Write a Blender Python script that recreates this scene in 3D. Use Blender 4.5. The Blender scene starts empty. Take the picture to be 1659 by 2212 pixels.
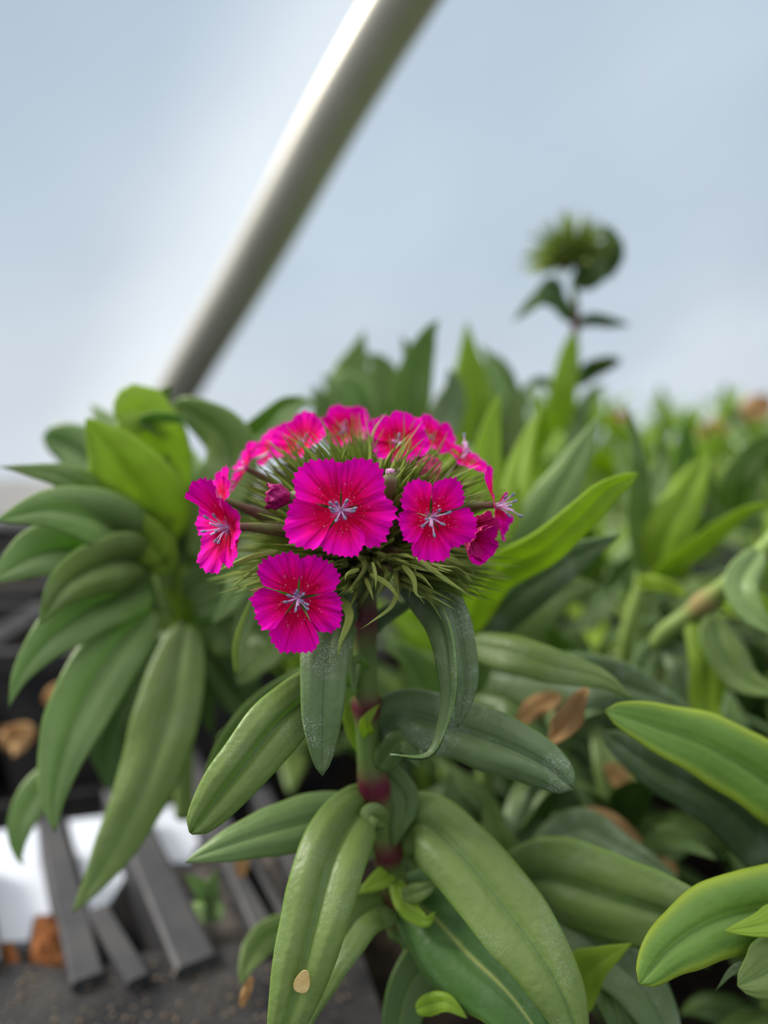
import bpy, math, random
from mathutils import Vector, Matrix, noise as mnoise
PI = math.pi
sc = bpy.context.scene
# ------------------------------------------------------------------ camera
W, H, F = 1659, 2212, 1600.0
PITCH = math.radians(9)
CAMZ = 0.26
CAM = Vector((0, 0, CAMZ))
RT = Vector((1, 0, 0))
UP = Vector((0, math.sin(PITCH), math.cos(PITCH)))
BK = Vector((0, -math.cos(PITCH), math.sin(PITCH)))       # towards the viewer
cd = bpy.data.cameras.new('camera')
cam = bpy.data.objects.new('camera', cd); sc.collection.objects.link(cam)
cam.location = CAM
cam.rotation_euler = (PI/2 - PITCH, 0, 0)
cd.sensor_fit = 'VERTICAL'; cd.sensor_height = 36; cd.lens = 36*F/H
cd.clip_start = 0.01; cd.clip_end = 200
cd.dof.use_dof = True; cd.dof.focus_distance = 0.156; cd.dof.aperture_fstop = cd.lens/5.2
sc.camera = cam
# ------------------------------------------------------------------ sky, sun, exposure
sc.view_settings.view_transform = 'Standard'; sc.view_settings.look = 'None'
sc.view_settings.exposure = 0.0; sc.view_settings.gamma = 1
SUN = Vector((-0.78, 0.30, 0.58)).normalized()
SUN_STRENGTH = 5.2
w = bpy.data.worlds.new('sky'); sc.world = w; w.use_nodes = True
nt = w.node_tree; nt.nodes.clear()
def N(nt, t, **k):
    n = nt.nodes.new(t)
    for a, b in k.items():
        if a == 'ins':
            for i, v in b.items(): n.inputs[i].default_value = v
        else: setattr(n, a, b)
    return n
def ramp(nt, stops, interp='LINEAR'):
    r = nt.nodes.new('ShaderNodeValToRGB'); r.color_ramp.interpolation = interp
    e = r.color_ramp.elements
    while len(e) > 1: e.remove(e[-1])
    e[0].position = stops[0][0]; e[0].color = (*stops[0][1], 1)
    for p, c in stops[1:]:
        x = e.new(p); x.color = (*c, 1)
    return r
L = nt.links.new
tc = N(nt, 'ShaderNodeTexCoord')
sep = N(nt, 'ShaderNodeSeparateXYZ'); L(tc.outputs['Generated'], sep.inputs[0])
zr = ramp(nt, [(0.0, (.10, .10, .09)), (0.36, (.22, .24, .24)), (0.42, (.62, .68, .75)), (0.5, (.56, .63, .70)), (0.58, (.45, .545, .64)), (0.72, (.40, .50, .61)), (0.84, (1.6, 1.6, 1.58)), (1.0, (2.5, 2.45, 2.35))])
mz = N(nt, 'ShaderNodeMath', operation='MULTIPLY_ADD', ins={1: .5, 2: .5}); L(sep.outputs[2], mz.inputs[0]); L(mz.outputs[0], zr.inputs[0])
ns = N(nt, 'ShaderNodeTexNoise', ins={'Scale': 2.6, 'Detail': 2.0, 'Roughness': .5}); L(tc.outputs['Generated'], ns.inputs['Vector'])
nr = ramp(nt, [(0.3, (.93, .96, .99)), (0.55, (1.0, 1.0, 1.0)), (0.75, (1.07, 1.04, 1.02))]); L(ns.outputs[0], nr.inputs[0])
mx = N(nt, 'ShaderNodeMix', data_type='RGBA', blend_type='MULTIPLY'); mx.inputs[0].default_value = 1
L(zr.outputs[0], mx.inputs[6]); L(nr.outputs[0], mx.inputs[7])
bg = N(nt, 'ShaderNodeBackground', ins={1: 1.0}); L(mx.outputs[2], bg.inputs[0])
L(bg.outputs[0], N(nt, 'ShaderNodeOutputWorld').inputs[0])
sd = bpy.data.lights.new('sun', 'SUN'); sd.energy = SUN_STRENGTH; sd.angle = math.radians(16); sd.color = (1, .95, .85)
so = bpy.data.objects.new('sun', sd); sc.collection.objects.link(so)
so.rotation_euler = SUN.to_track_quat('Z', 'Y').to_euler()

# ------------------------------------------------------------------ helpers
def V(x, y, z): return RT*x + UP*y + BK*z                  # lens-axis vector to world vector
def P(px, py, d): return CAM + V((px - W/2)*d/F, (H/2 - py)*d/F, -d)
def G(px, py, z):                                          # where a sight line meets the level z
    r = V((px - W/2)/F, (H/2 - py)/F, -1); k = (z - CAMZ)/r.z
    return CAM + r*k
def mesh(name, verts, faces, mat, uvs=None, mats=None, fmat=None, smooth=True):
    me = bpy.data.meshes.new(name); me.from_pydata([tuple(v) for v in verts], [], faces)
    if uvs:
        ul = me.uv_layers.new(name='uv')
        for lp in me.loops: ul.data[lp.index].uv = uvs[lp.vertex_index]
    for m in (mats or [mat]): me.materials.append(m)
    if fmat:
        for p, i in zip(me.polygons, fmat): p.material_index = i
    if smooth: me.polygons.foreach_set('use_smooth', [True]*len(me.polygons))
    o = bpy.data.objects.new(name, me); sc.collection.objects.link(o)
    return o
def thing(name, label, cat, loc, group=None):
    o = bpy.data.objects.new(name, None); sc.collection.objects.link(o); o.location = loc; o.empty_display_size = .01
    o['label'] = label; o['category'] = cat
    if group: o['group'] = group
    return o
def tag(o, label, cat, group=None):
    o['label'] = label; o['category'] = cat
    if group: o['group'] = group
    return o
def part(name, parent, verts, faces, mat, **k):
    """child of a thing at parent.location, or grandchild of a mesh that sits at its thing's origin"""
    root = parent
    while root.parent is not None: root = root.parent
    l0 = Vector(root.location)
    o = mesh(name, [Vector(v) - l0 for v in verts], faces, mat, **k)
    o.parent = parent
    return o
def spline(pts, n):
    pts = [Vector(p) for p in pts]
    if len(pts) == 2: return [pts[0].lerp(pts[1], i/n) for i in range(n+1)]
    q = [pts[0]*2 - pts[1]] + pts + [pts[-1]*2 - pts[-2]]
    seg = len(pts)-1; out = []
    for i in range(n+1):
        u = i/n*seg; k = min(int(u), seg-1); f = u-k
        a, b, c, d = q[k:k+4]
        out.append(.5*((2*b) + (c-a)*f + (2*a-5*b+4*c-d)*f*f + (3*b-a-3*c+d)*f**3))
    # even spacing
    ds = [0]
    for i in range(n): ds.append(ds[-1] + (out[i+1]-out[i]).length)
    res = []; j = 0
    for i in range(n+1):
        t = ds[-1]*i/n
        while j < n-1 and ds[j+1] < t: j += 1
        l = ds[j+1]-ds[j]
        res.append(out[j].lerp(out[j+1], (t-ds[j])/l if l > 1e-9 else 0))
    return res
def tube(pts, radii, seg=10, cap=True):
    vs, fs, uv = [], [], []
    n = len(pts); ref = None
    for i, p in enumerate(pts):
        T = (pts[min(i+1, n-1)] - pts[max(i-1, 0)]).normalized()
        if ref is None: ref = T.orthogonal().normalized()
        ref = (ref - T*ref.dot(T)).normalized(); b = T.cross(ref)
        for k in range(seg):
            a = 2*PI*k/seg
            vs.append(p + (ref*math.cos(a) + b*math.sin(a))*radii[i]); uv.append((k/seg, i/(n-1)))
    for i in range(n-1):
        for k in range(seg):
            a = i*seg+k; b_ = i*seg+(k+1) % seg
            fs.append((a, b_, b_+seg, a+seg))
    if cap:
        fs.append(tuple(range(seg))[::-1]); fs.append(tuple(range((n-1)*seg, n*seg)))
    return vs, fs, uv
def join(lists):
    vs, fs, uv = [], [], []
    for a, b, c in lists:
        o = len(vs); vs += a; fs += [tuple(i+o for i in f) for f in b]; uv += c
    return vs, fs, uv
rnd = random.Random(7)

# ------------------------------------------------------------------ materials
def mat(name):
    m = bpy.data.materials.new(name); m.use_nodes = True; m.node_tree.nodes.clear(); return m, m.node_tree
def simple(name, col, rough=.6, spec=.3, metal=0, var=None, scale=30, bump=0, bscale=200):
    m, nt = mat(name); L = nt.links.new
    b = N(nt, 'ShaderNodeBsdfPrincipled'); b.inputs['Base Color'].default_value = (*col, 1)
    b.inputs['Roughness'].default_value = rough; b.inputs['Specular IOR Level'].default_value = spec; b.inputs['Metallic'].default_value = metal
    tc = N(nt, 'ShaderNodeTexCoord')
    if var:
        n = N(nt, 'ShaderNodeTexNoise', ins={'Scale': scale, 'Detail': 5.0, 'Roughness': .65}); L(tc.outputs['Object'], n.inputs['Vector'])
        r = ramp(nt, [(.35, col), (.65, var)]); L(n.outputs[0], r.inputs[0]); L(r.outputs[0], b.inputs['Base Color'])
    if bump:
        n = N(nt, 'ShaderNodeTexNoise', ins={'Scale': bscale, 'Detail': 4.0}); L(tc.outputs['Object'], n.inputs['Vector'])
        bu = N(nt, 'ShaderNodeBump', ins={'Strength': bump, 'Distance': .002}); L(n.outputs[0], bu.inputs['Height']); L(bu.outputs[0], b.inputs['Normal'])
    L(b.outputs[0], N(nt, 'ShaderNodeOutputMaterial').inputs[0])
    return m
def leafmat(name, c1, c2, trans, tfac=.35, edge=(.30, .42, .04), midrib=(.2, .3, .06), dust=0.0, rough=.42, rib=.5, spec=.35, edgew=.93):
    m, nt = mat(name); L = nt.links.new
    tc = N(nt, 'ShaderNodeTexCoord'); oi = N(nt, 'ShaderNodeObjectInfo')
    s = N(nt, 'ShaderNodeSeparateXYZ'); L(tc.outputs['UV'], s.inputs[0])
    a = N(nt, 'ShaderNodeMath', operation='MULTIPLY_ADD', ins={1: 2., 2: -1.}); L(s.outputs[0], a.inputs[0])
    ab = N(nt, 'ShaderNodeMath', operation='ABSOLUTE'); L(a.outputs[0], ab.inputs[0])
    n1 = N(nt, 'ShaderNodeTexNoise', ins={'Scale': 95., 'Detail': 6.0, 'Roughness': .62}); L(tc.outputs['Object'], n1.inputs['Vector'])
    # tone varies between leaves and in patches
    ad = N(nt, 'ShaderNodeMath', operation='MULTIPLY_ADD', ins={1: .55}); L(oi.outputs['Random'], ad.inputs[0])
    m3 = N(nt, 'ShaderNodeMath', operation='MULTIPLY_ADD', ins={1: .9, 2: -.22}); L(n1.outputs[0], m3.inputs[0]); L(m3.outputs[0], ad.inputs[2])
    c = N(nt, 'ShaderNodeMix', data_type='RGBA'); c.clamp_factor = True
    c.inputs[6].default_value = (*c1, 1); c.inputs[7].default_value = (*c2, 1); L(ad.outputs[0], c.inputs[0])
    def mask(src, lo, hi, flip=False):
        r = N(nt, 'ShaderNodeMapRange', interpolation_type='SMOOTHSTEP', ins={1: lo, 2: hi, 3: 1. if flip else 0., 4: 0. if flip else 1.}); L(src, r.inputs[0]); return r.outputs[0]
    def over(base, col, fac, k):
        f = N(nt, 'ShaderNodeMath', operation='MULTIPLY', ins={1: k}); L(fac, f.inputs[0])
        x = N(nt, 'ShaderNodeMix', data_type='RGBA'); L(f.outputs[0], x.inputs[0]); L(base, x.inputs[6]); x.inputs[7].default_value = (*col, 1); return x.outputs[2]
    col = over(c.outputs[2], midrib, mask(ab.outputs[0], .015, .07, True), rib)
    col = over(col, edge, mask(ab.outputs[0], edgew, 1.0), .75)
    if dust:
        n2 = N(nt, 'ShaderNodeTexNoise', ins={'Scale': 3600., 'Detail': 3.0}); L(tc.outputs['Object'], n2.inputs['Vector'])
        n3 = N(nt, 'ShaderNodeTexNoise', ins={'Scale': 110., 'Detail': 3.0}); L(tc.outputs['Object'], n3.inputs['Vector'])
        k = N(nt, 'ShaderNodeMath', operation='MULTIPLY'); L(mask(n2.outputs[0], .5, .66), k.inputs[0]); L(mask(n3.outputs[0], .47, .68), k.inputs[1])
        col = over(col, (.48, .55, .46), k.outputs[0], dust)
    b = N(nt, 'ShaderNodeBsdfPrincipled', ins={'Roughness': rough, 'Specular IOR Level': spec}); L(col, b.inputs['Base Color'])
    t = N(nt, 'ShaderNodeBsdfTranslucent'); t.inputs[0].default_value = (*trans, 1)
    tm = N(nt, 'ShaderNodeMix', data_type='RGBA', blend_type='MULTIPLY'); tm.inputs[0].default_value = .5
    tm.inputs[6].default_value = (*trans, 1)
    nn = ramp(nt, [(.3, (.6, .6, .6)), (.7, (1, 1, 1))]); L(n1.outputs[0], nn.inputs[0]); L(nn.outputs[0], tm.inputs[7]); L(tm.outputs[2], t.inputs[0])
    # bump: long veins plus a fine leathery grain
    wv = N(nt, 'ShaderNodeMath', operation='MULTIPLY', ins={1: 34.}); L(s.outputs[0], wv.inputs[0])
    sn = N(nt, 'ShaderNodeMath', operation='SINE'); L(wv.outputs[0], sn.inputs[0])
    n4 = N(nt, 'ShaderNodeTexNoise', ins={'Scale': 420., 'Detail': 3.0}); L(tc.outputs['Object'], n4.inputs['Vector'])
    hh = N(nt, 'ShaderNodeMath', operation='MULTIPLY_ADD', ins={1: .10}); L(sn.outputs[0], hh.inputs[0]); L(n4.outputs[0], hh.inputs[2])
    bu = N(nt, 'ShaderNodeBump', ins={'Strength': .5, 'Distance': .0006}); L(hh.outputs[0], bu.inputs['Height']); L(bu.outputs[0], b.inputs['Normal'])
    mixs = N(nt, 'ShaderNodeMixShader', ins={0: tfac}); L(b.outputs[0], mixs.inputs[1]); L(t.outputs[0], mixs.inputs[2])
    L(mixs.outputs[0], N(nt, 'ShaderNodeOutputMaterial').inputs[0])
    return m
M = {}
M['blue'] = leafmat('leaf_blue_green', (.088, .14, .055), (.14, .205, .078), (.12, .30, .02), .22, dust=.9, midrib=(.03, .08, .02), edge=(.16, .30, .04), edgew=.955)
M['mid'] = leafmat('leaf_green', (.115, .18, .042), (.20, .275, .075), (.28, .50, .03), .34, dust=.35, midrib=(.05, .13, .03), edge=(.2, .34, .05))
M['lime'] = leafmat('leaf_young_backlit', (.20, .33, .03), (.33, .46, .06), (.50, .68, .02), .48, spec=.22, midrib=(.22, .34, .08), edge=(.34, .46, .06))  # young leaf green, with the backlit glow also put into the brighter colour
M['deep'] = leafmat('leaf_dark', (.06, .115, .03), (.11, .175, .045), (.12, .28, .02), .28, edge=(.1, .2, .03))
M['soft'] = leafmat('leaf_pale', (.18, .28, .09), (.28, .38, .15), (.26, .50, .03), .38, midrib=(.07, .15, .03), edge=(.28, .4, .1))
M['paleribbed'] = leafmat('leaf_yellow_midrib', (.07, .16, .035), (.11, .21, .05), (.2, .4, .02), .3, dust=.25, midrib=(.36, .42, .10), rib=.85, edge=(.22, .36, .05))
M['gold'] = leafmat('leaf_lime_edge', (.13, .25, .04), (.19, .32, .055), (.34, .55, .02), .36, midrib=(.08, .16, .03), edge=(.42, .52, .04), edgew=.62)
M['bract'] = leafmat('bract_green', (.28, .36, .07), (.50, .58, .17), (.4, .6, .04), .35, edge=(.4, .5, .12), edgew=.6, rib=.3, spec=.25)
M['dry'] = leafmat('dry_leaf', (.46, .26, .10), (.66, .43, .21), (.6, .3, .06), .35, edge=(.4, .25, .1), midrib=(.2, .1, .03), rough=.8, spec=.1)
M['burnt'] = simple('burnt_tip', (.42, .24, .10), .8, .1, var=(.2, .09, .04), scale=400)
M['spot'] = simple('brown_spot', (.5, .33, .12), .8, .1, var=(.62, .46, .2), scale=500)
def petalmat(name, outer, mid, eye, throat, under, tf=.16):
    m, nt = mat(name); L = nt.links.new
    tc = N(nt, 'ShaderNodeTexCoord'); s = N(nt, 'ShaderNodeSeparateXYZ'); L(tc.outputs['UV'], s.inputs[0])
    mp = N(nt, 'ShaderNodeMapping'); mp.inputs['Scale'].default_value = (1.6, 13, 1); L(tc.outputs['UV'], mp.inputs[0])
    oi = N(nt, 'ShaderNodeObjectInfo'); cmb = N(nt, 'ShaderNodeCombineXYZ'); mr = N(nt, 'ShaderNodeMath', operation='MULTIPLY', ins={1: 37.}); L(oi.outputs['Random'], mr.inputs[0]); L(mr.outputs[0], cmb.inputs[2]); L(cmb.outputs[0], mp.inputs['Location'])
    n = N(nt, 'ShaderNodeTexNoise', ins={'Scale': 1.0, 'Detail': 3.0}); L(mp.outputs[0], n.inputs['Vector'])
    f = N(nt, 'ShaderNodeMath', operation='MULTIPLY_ADD', ins={1: .42}); L(n.outputs[0], f.inputs[0])
    sh = N(nt, 'ShaderNodeMath', operation='ADD', ins={1: -.21}); L(s.outputs[0], sh.inputs[0]); L(sh.outputs[0], f.inputs[2])
    r = ramp(nt, [(0, throat), (.10, throat), (.2, eye), (.42, eye), (.64, mid), (.86, outer), (1, outer)]); L(f.outputs[0], r.inputs[0])
    n2 = N(nt, 'ShaderNodeTexNoise', ins={'Scale': 2300., 'Detail': 1.0}); L(tc.outputs['Object'], n2.inputs['Vector'])
    g = N(nt, 'ShaderNodeMapRange', ins={1: .69, 2: .73}); L(n2.outputs[0], g.inputs[0])
    g2 = N(nt, 'ShaderNodeMapRange', ins={1: .35, 2: .62, 3: .8, 4: 0.}); L(s.outputs[0], g2.inputs[0])
    gm = N(nt, 'ShaderNodeMath', operation='MULTIPLY'); L(g.outputs[0], gm.inputs[0]); L(g2.outputs[0], gm.inputs[1])
    vr = ramp(nt, [(.34, (.60, .6, .66)), (.5, (1, 1, 1))]); L(n.outputs[0], vr.inputs[0])
    vm = N(nt, 'ShaderNodeMix', data_type='RGBA', blend_type='MULTIPLY'); vm.inputs[0].default_value = .8; L(r.outputs[0], vm.inputs[6]); L(vr.outputs[0], vm.inputs[7])
    c = N(nt, 'ShaderNodeMix', data_type='RGBA'); L(gm.outputs[0], c.inputs[0]); L(vm.outputs[2], c.inputs[6]); c.inputs[7].default_value = (.85, .45, .7, 1)
    geo = N(nt, 'ShaderNodeNewGeometry')
    u = N(nt, 'ShaderNodeMix', data_type='RGBA'); L(geo.outputs['Backfacing'], u.inputs[0]); L(c.outputs[2], u.inputs[6]); u.inputs[7].default_value = (*under, 1)
    b = N(nt, 'ShaderNodeBsdfPrincipled', ins={'Roughness': .75, 'Specular IOR Level': .06}); L(u.outputs[2], b.inputs['Base Color'])
    n3 = N(nt, 'ShaderNodeTexNoise', ins={'Scale': 1.0, 'Detail': 3.0}); mp2 = N(nt, 'ShaderNodeMapping'); mp2.inputs['Scale'].default_value = (3, 30, 1); L(tc.outputs['UV'], mp2.inputs[0]); L(mp2.outputs[0], n3.inputs['Vector'])
    bu = N(nt, 'ShaderNodeBump', ins={'Strength': .5, 'Distance': .0006}); L(n3.outputs[0], bu.inputs['Height']); L(bu.outputs[0], b.inputs['Normal'])
    t = N(nt, 'ShaderNodeBsdfTranslucent'); L(c.outputs[2], t.inputs[0])
    ms = N(nt, 'ShaderNodeMixShader', ins={0: tf}); L(b.outputs[0], ms.inputs[1]); L(t.outputs[0], ms.inputs[2])
    L(ms.outputs[0], N(nt, 'ShaderNodeOutputMaterial').inputs[0]); return m
M['petal'] = petalmat('petal_magenta', (.80, .0, .40), (.86, .0, .22), (.62, .0, .05), (.50, .08, .32), (.72, .08, .22))
M['petal2'] = petalmat('petal_rose', (.55, .01, .19), (.60, .02, .16), (.45, .0, .05), (.5, .1, .3), (.70, .11, .24))
M['bud'] = simple('bud_magenta', (.17, .0, .06), .6, .2, var=(.36, .005, .14), scale=300, bump=.4, bscale=600)
M['stigma'] = simple('style_pink', (.72, .42, .62), .5, .3, var=(.55, .2, .5), scale=600)
M['filament'] = simple('filament_violet', (.60, .30, .56), .5, .3, var=(.74, .52, .72), scale=700)
M['anther'] = simple('anther_grey_blue', (.13, .13, .24), .8, .1, var=(.34, .33, .45), scale=1500)
M['calyx'] = simple('calyx', (.13, .17, .05), .6, .25, var=(.13, .05, .05), scale=150, bump=.2)
def stemmat(name, green, maroon):
    m, nt = mat(name); L = nt.links.new
    at = N(nt, 'ShaderNodeAttribute', attribute_name='node_tint')
    tc = N(nt, 'ShaderNodeTexCoord'); n = N(nt, 'ShaderNodeTexNoise', ins={'Scale': 220., 'Detail': 3.0}); L(tc.outputs['Object'], n.inputs['Vector'])
    f = N(nt, 'ShaderNodeMath', operation='MULTIPLY_ADD', ins={1: .5}, use_clamp=True); L(n.outputs[0], f.inputs[0])
    sh = N(nt, 'ShaderNodeMath', operation='ADD', ins={1: -.25}); L(at.outputs['Fac'], sh.inputs[0]); L(sh.outputs[0], f.inputs[2])
    c = N(nt, 'ShaderNodeMix', data_type='RGBA'); L(f.outputs[0], c.inputs[0]); c.inputs[6].default_value = (*green, 1); c.inputs[7].default_value = (*maroon, 1)
    b = N(nt, 'ShaderNodeBsdfPrincipled', ins={'Roughness': .5, 'Specular IOR Level': .3}); L(c.outputs[2], b.inputs['Base Color'])
    bu = N(nt, 'ShaderNodeBump', ins={'Strength': .25, 'Distance': .001}); L(n.outputs[0], bu.inputs['Height']); L(bu.outputs[0], b.inputs['Normal'])
    L(b.outputs[0], N(nt, 'ShaderNodeOutputMaterial').inputs[0]); return m
M['stem'] = stemmat('stem_green_maroon', (.10, .17, .035), (.10, .008, .022))
M['stem2'] = stemmat('stem_pale', (.20, .29, .07), (.34, .24, .10))
M['plastic'] = simple('black_plastic', (.009, .009, .011), .6, .15, var=(.045, .041, .038), scale=38, bump=.2, bscale=300)
M['rib'] = simple('grey_plastic', (.03, .03, .034), .55, .25, var=(.055, .052, .052), scale=50)
M['white'] = simple('white_plastic', (.60, .63, .70), .5, .25, var=(.54, .57, .65), scale=30)
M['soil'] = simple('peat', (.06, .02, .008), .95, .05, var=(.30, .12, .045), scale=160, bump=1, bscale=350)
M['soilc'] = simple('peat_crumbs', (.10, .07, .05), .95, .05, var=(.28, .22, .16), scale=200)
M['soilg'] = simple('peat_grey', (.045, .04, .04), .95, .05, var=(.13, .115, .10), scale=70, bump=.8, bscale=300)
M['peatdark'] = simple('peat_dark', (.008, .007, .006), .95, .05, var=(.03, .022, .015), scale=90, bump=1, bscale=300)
M['bench'] = simple('bench_fabric', (.015, .015, .016), .8, .2, var=(.03, .03, .03), scale=30)
M['gravel'] = simple('gravel', (.05, .05, .05), .9, .2, var=(.2, .19, .18), scale=20, bump=.6, bscale=60)
M['steel'] = simple('galvanised_pipe', (.50, .46, .38), .40, .5, metal=.35, var=(.56, .52, .44), scale=8)

# ------------------------------------------------------------------ setting
BZ = 0.0                     # bench top
def box(name, a, b, m, parent=None, kind=None):
    x0, y0, z0 = a; x1, y1, z1 = b
    vs = [(x0, y0, z0), (x1, y0, z0), (x1, y1, z0), (x0, y1, z0), (x0, y0, z1), (x1, y0, z1), (x1, y1, z1), (x0, y1, z1)]
    fs = [(0, 3, 2, 1), (4, 5, 6, 7), (0, 1, 5, 4), (1, 2, 6, 5), (2, 3, 7, 6), (3, 0, 4, 7)]
    o = part(name, parent, [Vector(v) for v in vs], fs, m, smooth=False) if parent else mesh(name, [Vector(v) for v in vs], fs, m, smooth=False)
    if kind: o['kind'] = kind
    return o
box('floor', (-8, -3, -.80), (9, 9, -.75), M['gravel'], kind='structure')
# arched hoop and film: the hoop runs from the bench side, up over the viewer
pa = P(355, 900, 1.10); pb = P(905, -60, .62)
hd = (pb - pa); hxy = Vector((hd.x, hd.y, 0)).normalized(); slope = hd.z/Vector((hd.x, hd.y)).length
ed = Vector((-hxy.y, hxy.x, 0))
if ed.x < 0: ed = -ed
prof = [(-.62, -1.0), (-.50, -.62), (-.33, -.28)]      # (run, rise) measured from pa, going down to the ground
prof += [(0, 0), (hd.to_2d().length*.5, hd.z*.5), (hd.to_2d().length, hd.z), (1.1, hd.z + (1.1-hd.to_2d().length)*slope*.8), (1.7, hd.z + .50), (2.6, hd.z+.62)]
def hoop(off=0): return [pa + hxy*r + Vector((0, 0, z)) + Vector((0, 0, off)) - hxy*off*.6 for r, z in prof]
hp = spline(hoop(), 60)
vs, fs, uv = tube(hp, [.0285]*61, 24)
tag(mesh('hoop_pipe', vs, fs, M['steel'], uvs=uv), 'thick grey galvanised greenhouse hoop pipe slanting across the sky', 'pipe')
m, nt = mat('poly_film'); L = nt.links.new
tr = N(nt, 'ShaderNodeBsdfTransparent'); tr.inputs[0].default_value = (.97, .98, 1, 1)
tl = N(nt, 'ShaderNodeBsdfTranslucent'); tl.inputs[0].default_value = (.8, .84, .88, 1)
tc = N(nt, 'ShaderNodeTexCoord'); nn = N(nt, 'ShaderNodeTexNoise', ins={'Scale': 1.6, 'Detail': 3.}); L(tc.outputs['Object'], nn.inputs['Vector'])
mr = N(nt, 'ShaderNodeMapRange', ins={1: .35, 2: .7, 3: .03, 4: .09}); L(nn.outputs[0], mr.inputs[0])
ms = N(nt, 'ShaderNodeMixShader'); L(mr.outputs[0], ms.inputs[0]); L(tr.outputs[0], ms.inputs[1]); L(tl.outputs[0], ms.inputs[2])
L(ms.outputs[0], N(nt, 'ShaderNodeOutputMaterial').inputs[0]); M['film'] = m
fp = spline(hoop(.045), 40)
vs, fs = [], []
K = 80
for i, p in enumerate(fp):
    for k in range(K+1):
        e = -3 + 8*k/K
        vs.append(p + ed*e + Vector((0, 0, .012*math.sin(e*5 + i*.2))))
for i in range(len(fp)-1):
    for k in range(K):
        a = i*(K+1)+k; fs.append((a, a+1, a+K+2, a+K+1))
o = mesh('wall_back', vs, fs, M['film']); o['kind'] = 'structure'
# pale strip added left of the pipe to imitate the bright glow there
m, nt = mat('glow_strip_film'); L = nt.links.new
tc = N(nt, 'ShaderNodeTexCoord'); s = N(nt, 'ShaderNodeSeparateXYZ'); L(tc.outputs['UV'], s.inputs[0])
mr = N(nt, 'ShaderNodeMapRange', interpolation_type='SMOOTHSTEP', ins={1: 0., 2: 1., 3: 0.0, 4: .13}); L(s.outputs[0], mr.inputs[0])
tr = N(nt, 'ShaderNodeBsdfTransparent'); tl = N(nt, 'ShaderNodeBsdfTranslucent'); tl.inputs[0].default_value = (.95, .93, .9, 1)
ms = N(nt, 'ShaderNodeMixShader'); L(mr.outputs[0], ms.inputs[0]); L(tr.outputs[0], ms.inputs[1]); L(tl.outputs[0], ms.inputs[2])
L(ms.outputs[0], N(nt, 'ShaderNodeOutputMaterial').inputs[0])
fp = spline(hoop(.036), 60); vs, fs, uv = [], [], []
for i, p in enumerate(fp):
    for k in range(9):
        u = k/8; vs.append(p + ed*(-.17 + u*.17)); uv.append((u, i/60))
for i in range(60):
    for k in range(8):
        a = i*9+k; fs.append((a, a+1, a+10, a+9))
o = mesh('glow_strip_1', vs, fs, m, uvs=uv); o['kind'] = 'structure'

# low board closing the foot of the film wall
q0 = pa - hxy*.36; vs = []
for z in (-.75, .045):
    for e, t in ((-2, 0), (6, 0), (6, .02), (-2, .02)): v = q0 + ed*e + hxy*t; vs.append(Vector((v.x, v.y, z)))
o = mesh('baseboard_back', vs, [(3, 2, 1, 0), (4, 5, 6, 7), (0, 1, 5, 4), (1, 2, 6, 5), (2, 3, 7, 6), (3, 0, 4, 7)], M['plastic'], smooth=False); o['kind'] = 'structure'
# bench under the trays
be = thing('bench', 'dark growing bench carrying the trays of plants', 'bench', (.6, .9, BZ-.75))
vs = [Vector(v) for v in [(-.7, -.2, BZ-.03), (2.6, -.2, BZ-.03), (2.6, 2.6, BZ-.03), (-.05, 1.45, BZ-.03), (-.7, 1.0, BZ-.03)]]
vs += [v + Vector((0, 0, .03)) for v in vs]
part('bench_top', be, vs, [(4, 3, 2, 1, 0), (5, 6, 7, 8, 9)] + [(i, (i+1) % 5, (i+1) % 5+5, i+5) for i in range(5)], M['bench'], smooth=False)
for x, y in ((-.6, -.1), (2.4, -.1), (-.6, .9), (2.4, 2.3)): box('leg', (x-.03, y-.03, -.75), (x+.03, y+.03, BZ-.03), M['rib'], be)

# ------------------------------------------------------------------ leaf builder
def ribbon(name, parent, pts, hw, Bs, Ns, m, fold=.12, droop=.25, groove=.10, wav=0, ph=0, nu=12, thick=.0005, edgecurl=0):
    n = len(pts)-1; vs, fs, uv = [], [], []
    for side in (0, 1):
        for i, p in enumerate(pts):
            h = hw[i]
            for k in range(nu+1):
                u = -1 + 2*k/nu; au = abs(u)
                z = h*(fold*au - droop*au**2.6 - groove*math.exp(-(u/.16)**2))
                q = pts[i]*38 + Vector((u*1.1, ph, 0)); z += h*.16*mnoise.noise(q)*(.3+au)
                z += wav*h*math.sin(i/n*9 + ph + (1.3 if u > 0 else 0))*au**2
                th = thick*(1 - .6*au)*(1 if side == 0 else -1)*.5
                vs.append(p + Bs[i]*(u*h*(1-.05*droop)*(1+.07*mnoise.noise(Vector((i/n*7, ph + (3 if u > 0 else 0), 0))))) + Ns[i]*(z + th)); uv.append((k/nu, i/n))
    r = nu+1; off = (n+1)*r
    for i in range(n):
        for k in range(nu):
            a = i*r+k; fs.append((a, a+1, a+r+1, a+r)); b = a+off; fs.append((b, b+r, b+r+1, b+1))
    for i in range(n):
        a = i*r; fs.append((a, a+r, a+r+off, a+off)); a = i*r+nu; fs.append((a, a+off, a+r+off, a+r))
    for k in range(nu):
        fs.append((k, k+off, k+1+off, k+1)); a = n*r+k; fs.append((a, a+1, a+1+off, a+off))
    return part(name, parent, vs, fs, m, uvs=uv)
PROF = {'lance': (.55, .92), 'ob': (.45, .60), 'acute': (.5, 1.15), 'round': (.42, .40), 'strap': (.25, .5), 'broad': (.6, .6), 'claw': (1.1, .7), 'point': (.12, 1.0)}
def wprof(t, kind):
    a, b = PROF[kind]; t0 = .03
    tt = t0 + t*(1-t0); pk = a/(a+b)
    return (tt**a)*((1-tt*.9995)**b)/(pk**a*(1-pk)**b)
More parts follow.
